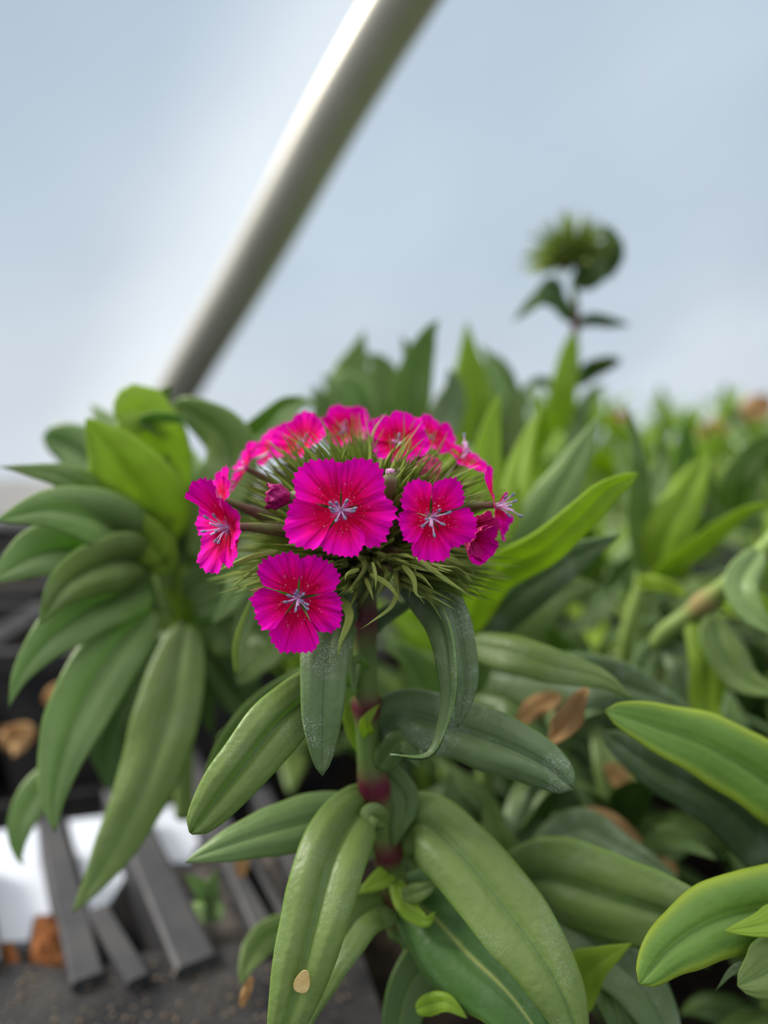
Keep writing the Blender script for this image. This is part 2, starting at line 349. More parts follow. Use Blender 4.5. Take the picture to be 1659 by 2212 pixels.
def leaf(parent, pts, w, m='mid', prof='lance', roll=0, twist=0, fold=.26, droop=.22, groove=.10, wav=.07, name='leaf', n=30, label=None, nu=12):
    dref = pts[len(pts)//2][2]
    hw0 = w*.5*dref/F
    c = spline([P(*p) for p in pts], n)
    hw = [max(hw0*wprof(i/n, prof), 1e-5) for i in range(n+1)]
    Bs, Ns = [], []; pb_ = None
    for i, p in enumerate(c):
        T = (c[min(i+1, n)] - c[max(i-1, 0)]).normalized()
        v = (CAM - p).normalized(); B = T.cross(v)
        B = B.normalized() if B.length > .05 else pb_
        if pb_ is not None and pb_.dot(B) < 0: B = -B
        pb_ = B
        B = (B - T*B.dot(T)).normalized()
        a = math.radians(roll + twist*i/n)
        R = Matrix.Rotation(a, 3, T); B2 = R @ B; N2 = B2.cross(T)
        Bs.append(B2); Ns.append(N2)
    ph = rnd.random()*6
    o = ribbon(name, parent, c, hw, Bs, Ns, M[m] if isinstance(m, str) else m, fold, droop, groove, wav, ph, nu)
    if label: o['label'] = label
    return o
def stem(parent, pts, rpx, m, nodes=(), name='stem', n=48, world=False, seg=14):
    c = spline(pts if world else [P(*p) for p in pts], n)
    rs = []; tint = []
    for i, p in enumerate(c):
        t = i/n; d = rpx[0] + (rpx[1]-rpx[0])*t
        r = d if world else d*(-(p-CAM).dot(BK))/F
        k = 0
        for nd, s in nodes:
            k = max(k, math.exp(-((t-nd)/s)**2))
        rs.append(r*(1+.28*k)); tint.append(k)
    vs, fs, uv = tube(c, rs, seg)
    o = part(name, parent, vs, fs, m, uvs=uv)
    at = o.data.attributes.new('node_tint', 'FLOAT', 'POINT')
    for i in range(n+1):
        for k in range(seg): at.data[i*seg+k].value = tint[i]
    return o

# ------------------------------------------------------------------ flower builder
def petal_geo(C, X, Y, Z, R, ang, ha, cup, tilt, seed, teeth=9, inner=.05, lift=0, bend=0):
    """fan-shaped toothed petal in the frame X,Y,Z about C"""
    rr = random.Random(seed); nu, nv = 54, 16; vs, fs, uv = [], [], []
    ph = rr.random()*6; ca, sa = math.cos(ang), math.sin(ang)
    tl = [rr.uniform(.5, 1.3) for _ in range(teeth*2+3)]
    for j in range(nv+1):
        s = inner + (1-inner)*j/nv
        for k in range(nu+1):
            t = -1 + 2*k/nu
            x = (t*.5+.5)*teeth; fx = x % 1; tri = 1-abs(2*fx-1)
            Rt = R*(1 - .24*abs(t)**2.6 - .03*math.cos(t*5+ph)) * (1 + (.075*tri*tl[int(x)] - .04)*s**5)
            hw = ha*(.62 + .38*min(1, s*1.5)**.8)
            a = t*hw; r = s*Rt
            px, py = r*math.cos(a), r*math.sin(a)
            z = cup*R*s*s + tilt*R*t*s + .028*R*s*s*math.sin(t*11+ph) + .045*R*s**2*math.sin(t*3.2+ph*2) - .05*R*(1-abs(t))**2*s*(1-s)
            z += lift*R*s
            if bend: z += bend*R*max(0, s-.45)**2*2
            v = C + X*(px*ca - py*sa) + Y*(px*sa + py*ca) + Z*z
            vs.append(v); uv.append((s, k/nu))
    for j in range(nv):
        for k in range(nu):
            a = j*(nu+1)+k; fs.append((a, a+nu+1, a+nu+2, a+1))
    return vs, fs, uv
HUB = P(790, 1235, .187)         # where the flower head's stalks meet
def stamen_geo(C, d1, d2, ln, r=.00017, anther=True, al=.00075, ar=.00032, seg=6):
    pts = spline([C, C + d1*ln*.5, C + d1*ln*.72 + d2*ln*.32], 10)
    a = tube(pts, [r*1.4 - r*.6*i/10 for i in range(11)], seg)
    if not anther: return a, None
    T = (d1*.4 + d2 + Vector((0, 0, .2))).normalized(); e = pts[-1]
    ap = [e + T*al*(-1 + 2*i/8) for i in range(9)]
    ra = [max(ar*math.sqrt(max(0, 1-(-1+2*i/8)**2)), 1e-5) for i in range(9)]
    return a, tube(ap, ra, 8)
def flower(parent, px, py, d, Rpx, n, rot=0, cup=.08, petals=5, ha=44, seed=1, scale=None, lift=None, nst=7, m='petal', calyx=True, stam_len=50, skip=(), name='flower', bend=0, tilt=.06, styles=2, upx=None):
    """n = facing in lens axes (right, up, towards viewer)"""
    rr = random.Random(seed*13+5)
    C = P(px, py, d); Z = V(*n).normalized()
    U = UP - Z*UP.dot(Z); U.normalize(); X = U.cross(Z); X.normalize(); Y = Z.cross(X)
    R = Rpx*d/F
    # calyx is the flower's own mesh, petals and stamens are its pieces
    back = (HUB - C); back = (-Z*.016 + back.normalized()*.004)
    pts = spline([C + Z*.0002, C - Z*.005, C - Z*.010 + (HUB-C)*.08, C - Z*.014 + (HUB-C)*.22, C*.35 + HUB*.65 - Z*.004, HUB], 16)
    vs, fs, uv = tube(pts, [.0007, .0009, .0010, .0012, .0014, .0015, .0016, .0016, .0015, .0015, .0012, .001, .0009, .0009, .0009, .0009, .0009], 10)
    f = part(name, parent, vs, fs, M['calyx'], uvs=uv)
    for i in range(petals):
        if i in skip: continue
        a = math.radians(rot + i*360/petals + rr.uniform(-4, 4))
        s_ = (scale[i] if scale else 1)*rr.uniform(.97, 1.03); lf = lift[i] if lift else 0
        vs, fs, uv = petal_geo(C + Z*(.00006*i), X, Y, Z, R*s_, a, math.radians(ha), cup, tilt, seed*10+i, teeth=rr.choice((9, 10, 11)), lift=lf, bend=bend)
        part('petal', f, vs, fs, M[m], uvs=uv)
    for i in range(nst):
        a = math.radians(rot + 36 + i*360/nst + rr.uniform(-34, 34)); d2 = (X*math.cos(a) + Y*math.sin(a) + Z*rr.uniform(.1, 1.2)).normalized()
        d1 = (Z*1.0 + d2*rr.uniform(.3, .9)).normalized(); ln = stam_len*rr.uniform(.65, 1.1)*d/F
        g1, g2 = stamen_geo(C - Z*.0008, d1, d2, ln)
        vs, fs, uv = join([g1, g2]); part('stamen', f, vs, fs, None, uvs=uv, mats=[M['filament'], M['anther']], fmat=[0]*len(g1[1]) + [1]*len(g2[1]))
    for i in range(styles):
        a = rr.random()*6; d2 = (X*math.cos(a) + Y*math.sin(a) + Z*.5).normalized()
        g1, _ = stamen_geo(C - Z*.0008, (Z + d2*.3).normalized(), d2, stam_len*.8*d/F, r=.0003, anther=False)
        part('style', f, *g1[:2], M['stigma'], uvs=g1[2])
    return f
#==PLANTS==
# ------------------------------------------------------------------ main flowering plant
SW = thing('sweet_william', 'sweet william in sharp focus with a domed head of magenta flowers', 'flowering plant', G(868, 1990, .055))
GL = G(868, 2010, .055)
stem(SW, [(790, 1235, .187), (786, 1330, .186), (790, 1450, .187), (792, 1520, .188), (800, 1650, .190), (828, 1790, .194), (850, 1920, .199), (868, 2010, .205)], (23, 31), M['stem'],
     nodes=((.11, .055), (.33, .035), (.535, .05), (.72, .04), (.88, .06)), n=90)
# blooms: position, radius, facing (right, up, towards)
FL = dict(parent=SW)
flower(SW, 737, 1103, .1525, 122, (-.05, .12, 1), rot=58, seed=1, cup=.10, lift=(0, .06, .0, .08, .03), scale=(1.0, 1.0, 1.04, .86, .98), ha=39, nst=9)
flower(SW, 644, 1292, .1545, 110, (-.12, -.08, 1), rot=52, seed=2, cup=.08, scale=(1, 1.02, .9, 1.1, .98), lift=(0, .05, .12, 0, .06), ha=37, nst=9, stam_len=38)
flower(SW, 930, 1118, .1525, 95, (.28, -.12, 1), rot=128, seed=3, cup=.14, scale=(.98, .85, 1.0, 1.1, 1.02), lift=(.0, .1, .02, -.05, 0), ha=37, nst=6)
flower(SW, 494, 1140, .158, 106, (-.72, -.02, .75), rot=84, seed=4, cup=.12, scale=(.98, .9, 1.08, .85, .95), lift=(.55, .1, 0, .1, .3), ha=41, nst=6, stam_len=64)
flower(SW, 655, 958, .189, 70, (-.35, .40, .62), rot=20, seed=5, cup=.22, ha=40, nst=3, stam_len=30, lift=(.1, .1, .1, .3, .3))
flower(SW, 744, 930, .200, 60, (-.05, .35, .62), rot=40, seed=6, cup=.3, ha=38, nst=2, stam_len=30)
flower(SW, 858, 958, .180, 74, (.06, .42, .75), rot=62, seed=7, cup=.16, ha=42, nst=2, stam_len=28, scale=(1.05, 1.05, .85, .85, .95))
flower(SW, 876, 1010, .174, 74, (.25, .2, -.7), rot=-100, seed=17, cup=.18, ha=36, nst=0, styles=0, calyx=False, skip=(0, 1, 2, 3), m='petal2')
flower(SW, 1000, 990, .184, 68, (.40, .60, .30), rot=10, seed=8, cup=.10, ha=40, nst=2, stam_len=55)
flower(SW, 1070, 1092, .168, 82, (.88, -.02, .42), rot=96, seed=9, cup=.10, ha=30, nst=6, stam_len=62, scale=(1.05, .6, .6, 1.1, .6), lift=(-.25, .1, .1, .0, .1))
flower(SW, 1008, 1140, .163, 52, (.55, -.25, .65), rot=15, seed=10, cup=1.0, ha=48, nst=0, styles=0, m='petal2', lift=(.3, .3, .3, .4, .2), bend=-.7)
flower(SW, 1002, 1156, .1625, 46, (.55, -.3, .6), rot=50, seed=20, cup=1.3, ha=48, nst=0, styles=0, m='petal', lift=(.3,)*5, bend=-.6)
flower(SW, 532, 1012, .188, 62, (-.75, .4, .35), rot=80, seed=11, cup=.2, ha=34, nst=2, stam_len=30)
flower(SW, 930, 945, .190, 56, (.25, .4, .5), rot=80, seed=12, cup=.2, ha=38, nst=0, styles=0)
flower(SW, 595, 966, .195, 58, (-.45, .45, .5), rot=60, seed=13, cup=.2, ha=40, nst=2, stam_len=30)
flower(SW, 476, 1078, .172, 72, (-.75, .30, .5), rot=88, seed=14, cup=.18, ha=36, nst=3, stam_len=60)
# crumpled dark bud
def bud(px, py, d, r, n, seed, m):
    rr = random.Random(seed); C = P(px, py, d); Z = V(*n).normalized(); X = Z.orthogonal().normalized(); Y = Z.cross(X); R = r*d/F
    vs, fs, uv = [], [], []
    for j in range(25):
        t = j/24; s = .45 + .62*math.sin(PI*min(1, t*.72)); ln = R*(-1.0 + 2.0*t)
        for k in range(40):
            a = 2*PI*k/40; cr = 1 + .22*math.sin(a*5 + t*6)*t + .10*math.sin(a*9 - t*11)*t
            fr = .25*math.sin(a*7)*t**4
            vs.append(C + Z*(ln + R*fr) + (X*math.cos(a) + Y*math.sin(a))*R*s*cr); uv.append((t, k/40))
    for j in range(24):
        for k in range(40): fs.append((j*40+k, j*40+(k+1) % 40, (j+1)*40+(k+1) % 40, (j+1)*40+k))
    fs.append(tuple(range(24*40, 25*40)))
    b = part('bud', SW, vs, fs, m, uvs=uv); b['label'] = 'crumpled dark magenta unopened bud'
    pts = spline([C - Z*R*.8, C - Z*R*2.2, HUB], 10); g = tube(pts, [.0012, .0017, .002, .002, .0018, .0014, .001, .001, .001, .001, .001], 10)
    part('calyx', b, *g[:2], M['calyx'], uvs=g[2])
bud(604, 1073, .157, 24, (-.9, .1, .3), 3, M['bud'])
bud(842, 1022, .1605, 8, (.05, 1, .2), 4, M['stigma'])

# awl-shaped bracts bristling from the dome
discs = [(737, 1103, 112), (644, 1292, 100), (940, 1115, 78), (494, 1140, 62), (1035, 1140, 55)]
def bract_pts(S, E, sag, n=10):
    mid = S.lerp(E, .5) + sag
    return spline([S, mid, E], n)
def bract_geo(pts, w, roll):
    n = len(pts)-1; vs, fs, uv = [], [], []
    for i, p in enumerate(pts):
        t = i/n; h = w*(.55 + .6*math.sin(PI*min(1, t*1.25)))*(1-t)**.55 if t < 1 else 1e-5
        T = (pts[min(i+1, n)] - pts[max(i-1, 0)]).normalized(); B = T.cross((CAM-p).normalized()).normalized()
        B = Matrix.Rotation(roll, 3, T) @ B; Nn = B.cross(T)
        for (u, z) in ((-1, .35), (0, -.25), (1, .35), (0, -.65)):
            vs.append(p + B*u*h + Nn*z*h); uv.append(((u+1)/2, t))
    for i in range(n):
        for k in range(4):
            a = i*4+k; b = i*4+(k+1) % 4; fs.append((a, b, b+4, a+4))
    return vs, fs, uv
rb = random.Random(21); cand = []
CD = P(790, 1215, .187)
for i in range(220):
    # tufts on a dome, each a bundle around one hidden calyx
    el = math.asin(rb.uniform(-.12, 1)); az = rb.uniform(0, 2*PI)
    dr = Vector((math.cos(az)*math.cos(el), math.sin(az)*math.cos(el), math.sin(el)))
    for j in range(6):
        jt = Vector((rb.uniform(-1, 1), rb.uniform(-1, 1), rb.uniform(-1, 1)))
        rad = rb.uniform(.029, .0395)*(1.08 if dr.z > .5 else 1); dv = (dr + jt*.11).normalized()
        dv = Vector((dv.x*1.0, dv.y*.98, dv.z*.96))
        E = CD + dv*rad + Vector((0, 0, -.0015)); S = CD + dr*rad*rb.uniform(.42, .56) + jt*.0016
        q = E - CAM; dep = -q.dot(BK); qx = W/2 + q.dot(RT)/dep*F; qy = H/2 - q.dot(UP)/dep*F
        hit = any(math.hypot(qx-a, qy-b) < c for a, b, c in discs)
        if hit and dep < .176:
            E = CD + dv*min(rad, .026); S = CD + dr*.012 + jt*.0016
        cand.append((dep + (.05 if hit else 0), S, E, rb.uniform(-.0025, .0025), rb.uniform(-1, 1)))
# a fringe below the flowers
for i in range(64):
    px = rb.uniform(560, 1010); a = rb.uniform(-.5, .5)
    S = P(790 + (px-790)*.45, rb.uniform(1190, 1240), rb.uniform(.166, .184)); ex = px + (px-790)*.12
    E = P(ex, 1225 + rb.uniform(-15, 105)*(1 - abs(px-790)/420), rb.uniform(.158, .19))
    q = E; cand.append((.15 if abs(px-640) > 90 else .2, S, E, .003, a))
cand.sort(key=lambda c: c[0])
stuff = []
for i, (dep, S, E, sag, roll) in enumerate(cand):
    pts = bract_pts(S, E, Vector((sag, 0, abs(sag)*.5))); g = bract_geo(pts, rb.uniform(.0005, .00085), roll)
    if i < 100: part('bract', SW, *g[:2], M['bract'], uvs=g[2])
    else: stuff.append(g)
g = join(stuff); o = part('bract_tuft', SW, *g[:2], M['bract'], uvs=g[2]); o['kind'] = 'stuff'
# long hand-placed bracts
for pts, wd in [([(735, 1290, .170), (755, 1330, .162), (735, 1390, .157), (729, 1425, .157)], 22), ([(855, 1225, .17), (852, 1300, .163), (800, 1345, .158), (776, 1360, .157)], 12),
                ([(960, 1180, .168), (1020, 1195, .165), (1080, 1210, .166)], 10), ([(930, 1185, .16), (990, 1215, .16), (1050, 1228, .162)], 12), ([(900, 1205, .16), (960, 1250, .158), (1020, 1290, .158)], 12),
                ([(870, 1220, .16), (893, 1250, .157), (900, 1285, .156), (921, 1291, .156)], 13), ([(800, 1240, .16), (840, 1265, .157), (869, 1306, .156)], 12), ([(805, 1215, .158), (812, 1245, .156), (811, 1275, .156)], 8),
                ([(775, 1230, .16), (750, 1240, .157), (745, 1256, .156)], 10), ([(620, 1195, .166), (560, 1225, .165), (500, 1270, .17)], 12), ([(600, 1190, .165), (540, 1205, .165), (455, 1240, .168)], 14),
                ([(940, 1200, .17), (990, 1235, .165), (1024, 1260, .16)], 12), ([(790, 1250, .165), (800, 1275, .16), (808, 1300, .158)], 10), ([(510, 1455, .19), (512, 1380, .185), (560, 1250, .18)], 14)]:
    leaf(SW, pts, wd, 'bract', 'acute', name='bract', nu=6, n=18, wav=0)
# calyx cluster closing the heart of the head
for i in range(46):
    el = math.asin(rb.uniform(-.1, .98)); az = rb.uniform(PI*.95, PI*2.05) if i % 3 else rb.uniform(0, 2*PI)
    dr = Vector((math.cos(az)*math.cos(el), math.sin(az)*math.cos(el), math.sin(el)))
    a = CD + dr*.005; b = CD + dr*rb.uniform(.015, .020)
    g = tube(spline([a, a.lerp(b, .5), b], 6), [.0012, .0018, .0021, .0020, .0017, .0012, .0004], 9)
    part('calyx', SW, *g[:2], M['calyx'], uvs=g[2])

def LV(*a, **k): return leaf(SW, *a, **k)
LV([(775, 1318, .184), (735, 1322, .172), (706, 1400, .161), (697, 1530, .157), (696, 1676, .158)], 112, 'blue', 'ob', fold=.10, droop=.25, groove=.16, wav=.04, twist=-12, roll=6)
LV([(775, 1478, .186), (715, 1480, .178), (620, 1545, .163), (520, 1665, .157), (412, 1800, .154)], 132, 'mid', 'round', fold=.35, droop=.55, groove=.30, wav=.04, roll=-6, n=40, nu=20)
LV([(780, 1480, .192), (700, 1470, .20), (600, 1510, .205), (500, 1590, .205), (440, 1672, .20)], 92, 'mid', 'lance', roll=-30)
LV([(812, 1770, .196), (720, 1762, .192), (600, 1790, .186), (480, 1830, .182), (400, 1862, .182)], 118, 'soft', 'lance', fold=.1, droop=.3, groove=.15, roll=10)
LV([(828, 1745, .196), (775, 1752, .186), (716, 1850, .172), (672, 2010, .162), (630, 2170, .157), (590, 2290, .155)], 165, 'mid', 'ob', fold=.42, droop=.45, groove=.14, roll=4, n=40, nu=20)
g = []
LV([(860, 1945, .20), (790, 1965, .19), (730, 2040, .18), (660, 2160, .175), (610, 2290, .17)], 112, 'mid', 'strap', roll=18, fold=.3)
LV([(858, 1245, .182), (905, 1288, .173), (950, 1350, .163), (968, 1440, .158), (968, 1530, .157), (930, 1630, .156), (842, 1630, .157)], 84, 'blue', 'lance', roll=30, twist=48, fold=.35, droop=.2, groove=.2, n=44)
LV([(880, 1225, .186), (935, 1250, .178), (980, 1320, .172), (1004, 1430, .167), (1004, 1500, .165), (988, 1572, .164)], 74, 'blue', 'ob', roll=-42, twist=20, fold=.25, groove=.2)
LV([(810, 1600, .190), (860, 1545, .184), (960, 1565, .178), (1090, 1610, .170), (1180, 1655, .167), (1238, 1705, .166)], 140, 'blue', 'round', fold=.2, droop=.45, groove=.25, roll=-5, n=40)
LV([(845, 1820, .197), (905, 1775, .190), (985, 1835, .180), (1090, 1960, .170), (1200, 2120, .161), (1262, 2290, .156)], 178, 'mid', 'ob', fold=.28, droop=.45, groove=.10, roll=-10, n=44, nu=20)
LV([(860, 1920, .20), (930, 1975, .19), (1010, 2060, .180), (1110, 2160, .170), (1230, 2330, .16)], 205, 'paleribbed', 'lance', fold=.25, droop=.4, groove=.1, roll=8, n=40)
LV([(880, 1960, .205), (930, 2060, .20), (880, 2150, .195), (850, 2290, .19)], 120, 'deep', 'strap', roll=-20)
# short side shoots in the leaf axils
for pts, wd, mm in [([(800, 1480, .19), (770, 1430, .18), (765, 1500, .176)], 40, 'mid'), ([(818, 1660, .186), (870, 1600, .182), (905, 1660, .18)], 60, 'deep'), ([(850, 1900, .195), (880, 1960, .188), (920, 1990, .184), (940, 1970, .183)], 46, 'lime'),
                    ([(850, 1880, .195), (820, 1900, .19), (775, 1930, .188)], 44, 'lime'), ([(845, 1860, .195), (800, 1830, .192), (760, 1870, .19)], 40, 'mid'), ([(900, 2180, .18), (960, 2165, .175), (1010, 2200, .172)], 44, 'lime'),
                    ([(800, 1640, .192), (760, 1560, .192), (740, 1500, .194)], 44, 'lime'), ([(800, 1370, .188), (830, 1330, .19), (900, 1300, .192)], 40, 'blue'), ([(870, 1935, .19), (910, 1925, .186), (950, 1905, .186)], 40, 'mid'),
                    ([(800, 1600, .188), (790, 1560, .182), (820, 1520, .182)], 30, 'lime'), ([(835, 1780, .19), (800, 1760, .185), (795, 1820, .182)], 50, 'mid'), ([(810, 1650, .195), (870, 1720, .192), (860, 1790, .19), (850, 1830, .19)], 70, 'deep')]:
    LV(pts, wd, mm, 'lance')
# brown bite mark on the low leaf
def patch(px, py, d, rx, ry, rot, m, parent, name):
    vs, fs = [], []; C = P(px, py, d); n = 18
    vs.append(C + BK*.00012)
    for ring in (0, 1):
        for k in range(n):
            a = 2*PI*k/n; r = 1 + .10*math.sin(3*a); x, y = rx*r*math.cos(a), ry*r*math.sin(a)
            c, s = math.cos(rot), math.sin(rot); vs.append(P(px + x*c - y*s, py + x*s + y*c, d) + BK*(.0001 if ring == 0 else -.0001))
    for k in range(n): k2 = (k+1) % n; fs += [(0, 1+k2, 1+k), (1+k, 1+k2, 1+n+k2, 1+n+k)]
    o = part(name, parent, vs, fs, m, smooth=False); return o
patch(653, 2122, .1562, 17, 25, .3, M['spot'], SW, 'brown_spot')['label'] = 'tan damaged spot on the low leaf'
leaf(SW, [(572, 1268, .1555), (552, 1274, .155), (537, 1276, .155)], 8, 'dry', 'acute', name='dried_filament', nu=6)['label'] = 'curled orange dried filament'

# ------------------------------------------------------------------ the leafy plant at left
LP = thing('sweet_william', 'large unopened leafy plant left of the magenta flower head, leaves in a broad whorl', 'plant', G(395, 1760, .055))
def LL(pts, w, m='mid', prof='lance', **k): return leaf(LP, pts, w*1.18, m, prof, **k)
stem(LP, [(345, 1180, .25), (360, 1300, .262), (385, 1450, .268), (395, 1600, .275), (398, 1760, .285)], (17, 20), M['stem2'], n=30)
LL([(335, 1215, .25), (260, 1110, .235), (150, 1035, .22), (60, 1015, .212), (-5, 1008, .21)], 100, 'mid', 'acute', roll=30, fold=.2)
LL([(345, 1180, .245), (310, 1080, .235), (250, 990, .228), (185, 902, .225)], 160, 'lime', 'lance', roll=-14, fold=.2, groove=.14)
LL([(350, 1130, .25), (345, 1010, .25), (320, 920, .245), (300, 880, .245), (250, 905, .24)], 130, 'lime', 'broad', roll=10)
LL([(340, 930, .25), (320, 905, .242), (390, 905, .238), (395, 925, .236)], 40, 'soft', 'strap', roll=60)
LL([(330, 1150, .27), (240, 1040, .275), (160, 970, .28), (92, 945, .285)], 120, 'soft', 'broad', roll=-20)
LL([(330, 1100, .29), (260, 960, .30), (195, 870, .31)], 110, 'soft', 'acute')
LL([(330, 1225, .25), (240, 1135, .225), (120, 1100, .21), (-10, 1125, .2)], 135, 'soft', 'lance', roll=18, fold=.25, groove=.2)
LL([(330, 1240, .25), (230, 1190, .23), (100, 1190, .215), (-30, 1260, .205)], 150, 'soft', 'lance', roll=8, fold=.25, groove=.25)
LL([(325, 1215, .245), (250, 1215, .225), (150, 1260, .21), (84, 1350, .205)], 118, 'mid', 'lance', roll=-8, fold=.3, groove=.25)
LL([(325, 1270, .25), (230, 1295, .23), (120, 1370, .215), (50, 1450, .21), (18, 1530, .208)], 118, 'soft', 'acute', roll=4, fold=.3, groove=.2)
LL([(330, 1320, .25), (250, 1400, .23), (165, 1550, .215), (118, 1700, .208), (118, 1800, .206)], 128, 'soft', 'lance', roll=0, fold=.25, groove=.3)
LL([(400, 1350, .255), (365, 1520, .24), (310, 1700, .228), (230, 1860, .22), (155, 1975, .218)], 125, 'mid', 'lance', roll=10, fold=.15, groove=.12)
LL([(340, 1380, .27), (290, 1480, .272), (240, 1600, .275), (235, 1710, .275)], 110, 'deep', 'lance')
LL([(120, 1660, .25), (75, 1720, .245), (42, 1790, .24), (42, 1855, .24), (58, 1866, .24)], 62, 'soft', 'acute')
LL([(360, 1200, .255), (350, 1090, .252), (362, 980, .25)], 95, 'deep', 'lance', roll=50)
LL([(350, 1210, .24), (300, 1150, .236), (240, 1090, .236)], 80, 'lime', 'lance', roll=-20)
LL([(360, 1240, .245), (330, 1150, .24), (320, 1060, .24)], 70, 'lime', 'lance')
LL([(390, 1200, .26), (425, 1080, .262), (405, 960, .27)], 105, 'soft', 'lance', roll=-40)
LL([(420, 1210, .25), (470, 1080, .248), (500, 1000, .25), (470, 930, .25), (375, 868, .255)], 110, 'mid', 'broad', roll=-28)
LL([(395, 1250, .262), (450, 1130, .262), (510, 1030, .262), (530, 960, .27)], 130, 'deep', 'lance', roll=10)
LL([(500, 960, .26), (560, 915, .262), (610, 872, .265), (655, 856, .27)], 42, 'mid', 'lance', roll=50)
LL([(540, 975, .28), (600, 920, .285), (640, 875, .29), (690, 870, .29)], 46, 'soft', 'lance', roll=-20)
LL([(340, 900, .262), (345, 865, .26), (372, 828, .258)], 34, 'mid', 'acute')
LL([(395, 1290, .262), (470, 1230, .25), (520, 1240, .24), (500, 1300, .235), (455, 1350, .232)], 80, 'soft', 'lance')
LL([(420, 1320, .262), (520, 1290, .245), (525, 1370, .24), (508, 1462, .236)], 62, 'soft', 'acute')
LL([(400, 1360, .27), (470, 1340, .27), (560, 1370, .27), (640, 1420, .27)], 130, 'mid', 'lance')
LL([(480, 1330, .27), (560, 1380, .26), (540, 1440, .25), (512, 1480, .25)], 120, 'mid', 'lance', roll=20)
for i in range(16):      # crowded young leaves in the heart
    a = rnd.uniform(-.2, 3.6); l = rnd.uniform(90, 170)
    LL([(375 + rnd.uniform(-25, 40), 1300 + rnd.uniform(-60, 60), .262), (375 + math.cos(a)*l*.6, 1250 - math.sin(a)*l*.5, .262), (380 + math.cos(a)*l, 1250 - math.sin(a)*l + 20, .268)], rnd.uniform(50, 80), rnd.choice(('lime', 'mid', 'deep', 'lime')), roll=rnd.uniform(-50, 50), n=16)
for i in range(9):
    x = 300 + i*28; LL([(385, 1420 + 6*i, .28), (385 + (x-400)*.6, 1380 + rnd.uniform(0, 60), .29), (x + (x-400)*.5, 1500 + rnd.uniform(-40, 90), .30)], 62, 'deep', roll=rnd.uniform(-40, 40), n=16)

# ------------------------------------------------------------------ explicit foliage at right
def plant(label, base, group=None, cat='plant'): return thing('sweet_william', label, cat, base, group)
R1 = plant('leafy plant right of the flower head with long wavy-edged lime leaves', G(1060, 1900, .055))
stem(R1, [(1075, 1150, .27), (1040, 1330, .272), (1030, 1500, .28), (1050, 1700, .29), (1060, 1900, .30)], (14, 17), M['stem2'], n=24)
def A(par):
    return lambda pts, w, m='mid', prof='lance', **k: leaf(par, pts, w, m, prof, **k)
r = A(R1)
r([(1000, 1370, .24), (1060, 1250, .222), (1170, 1190, .205), (1260, 1110, .198), (1310, 1060, .196), (1378, 1022, .195)], 118, 'lime', 'strap', roll=35, fold=.3, wav=.2)
r([(1010, 1400, .25), (1110, 1290, .235), (1230, 1210, .225), (1340, 1155, .22)], 118, 'blue', 'lance', roll=10)
r([(1100, 1270, .27), (1160, 1140, .262), (1240, 1000, .256), (1303, 885, .255)], 120, 'soft', 'acute', roll=-8, fold=.15)
r([(1060, 1240, .27), (1045, 1080, .268), (1056, 950, .27), (1078, 850, .272)], 84, 'lime', 'lance', roll=20)
r([(1080, 1250, .275), (1110, 1100, .275), (1130, 980, .28), (1170, 870, .285)], 82, 'lime', 'acute', roll=-20)
r([(1030, 1280, .26), (1035, 1190, .25), (1100, 1110, .25), (1120, 1040, .25)], 90, 'lime', 'lance')
r([(1010, 1390, .225), (1100, 1408, .21), (1200, 1440, .2), (1300, 1465, .195), (1368, 1512, .193)], 92, 'mid', 'lance', roll=-20, fold=.1)
r([(1050, 1450, .26), (1200, 1470, .245), (1340, 1480, .24), (1510, 1545, .235)], 130, 'blue', 'lance')
r([(1040, 1430, .28), (1140, 1330, .27), (1210, 1280, .27), (1290, 1260, .27)], 110, 'mid', 'lance')
r([(1030, 1500, .27), (1100, 1520, .26), (1160, 1600, .25), (1150, 1660, .25)], 100, 'deep', 'lance')
r([(1020, 1500, .25), (1010, 1420, .245), (980, 1330, .25), (900, 1290, .25)], 100, 'mid', 'lance')
r([(1010, 1560, .26), (930, 1500, .25), (880, 1420, .245), (830, 1400, .24)], 110, 'mid', 'lance', roll=20)
r([(1010, 1380, .28), (920, 1350, .28), (850, 1330, .28)], 110, 'lime', 'lance')
R2 = plant('broad-leaved plant at the lower right edge with lime-edged leaves', G(1780, 2150, .055))
r = A(R2)
stem(R2, [(1790, 1700, .20), (1790, 1900, .215), (1780, 2150, .24)], (20, 22), M['stem2'], n=20)
r([(1790, 1790, .2), (1660, 1690, .192), (1540, 1615, .186), (1420, 1570, .183), (1308, 1535, .182)], 165, 'gold', 'strap', roll=15, fold=.1, droop=.2, groove=.12, wav=.12)
r([(1790, 1960, .22), (1690, 1850, .212), (1560, 1730, .205), (1420, 1660, .205), (1300, 1580, .21)], 150, 'blue', 'strap', roll=-10)
r([(1800, 1930, .18), (1670, 1960, .170), (1560, 1985, .164), (1460, 2040, .160), (1382, 2125, .158)], 175, 'gold', 'strap', roll=-6, fold=.1, droop=.3, groove=.2, n=40)
r([(1800, 1985, .17), (1700, 1985, .162), (1640, 2000, .158), (1562, 2012, .157)], 82, 'lime', 'lance', roll=10)
r([(1800, 2060, .17), (1700, 2080, .160), (1640, 2110, .158), (1593, 2130, .157)], 150, 'mid', 'ob', roll=-10)
r([(1800, 1880, .185), (1690, 1890, .18), (1600, 1898, .178), (1535, 1922, .176)], 60, 'lime', 'lance', roll=40)
r([(1800, 2150, .18), (1700, 2120, .17), (1600, 2090, .17), (1545, 2140, .17)], 60, 'blue', 'acute', roll=20)
R3 = plant('low plant under the flower stem whose long level leaf crosses the lower right', G(1130, 2130, .055))
r = A(R3)
stem(R3, [(1095, 1900, .225), (1120, 2000, .235), (1130, 2130, .255)], (14, 16), M['stem2'], n=16)
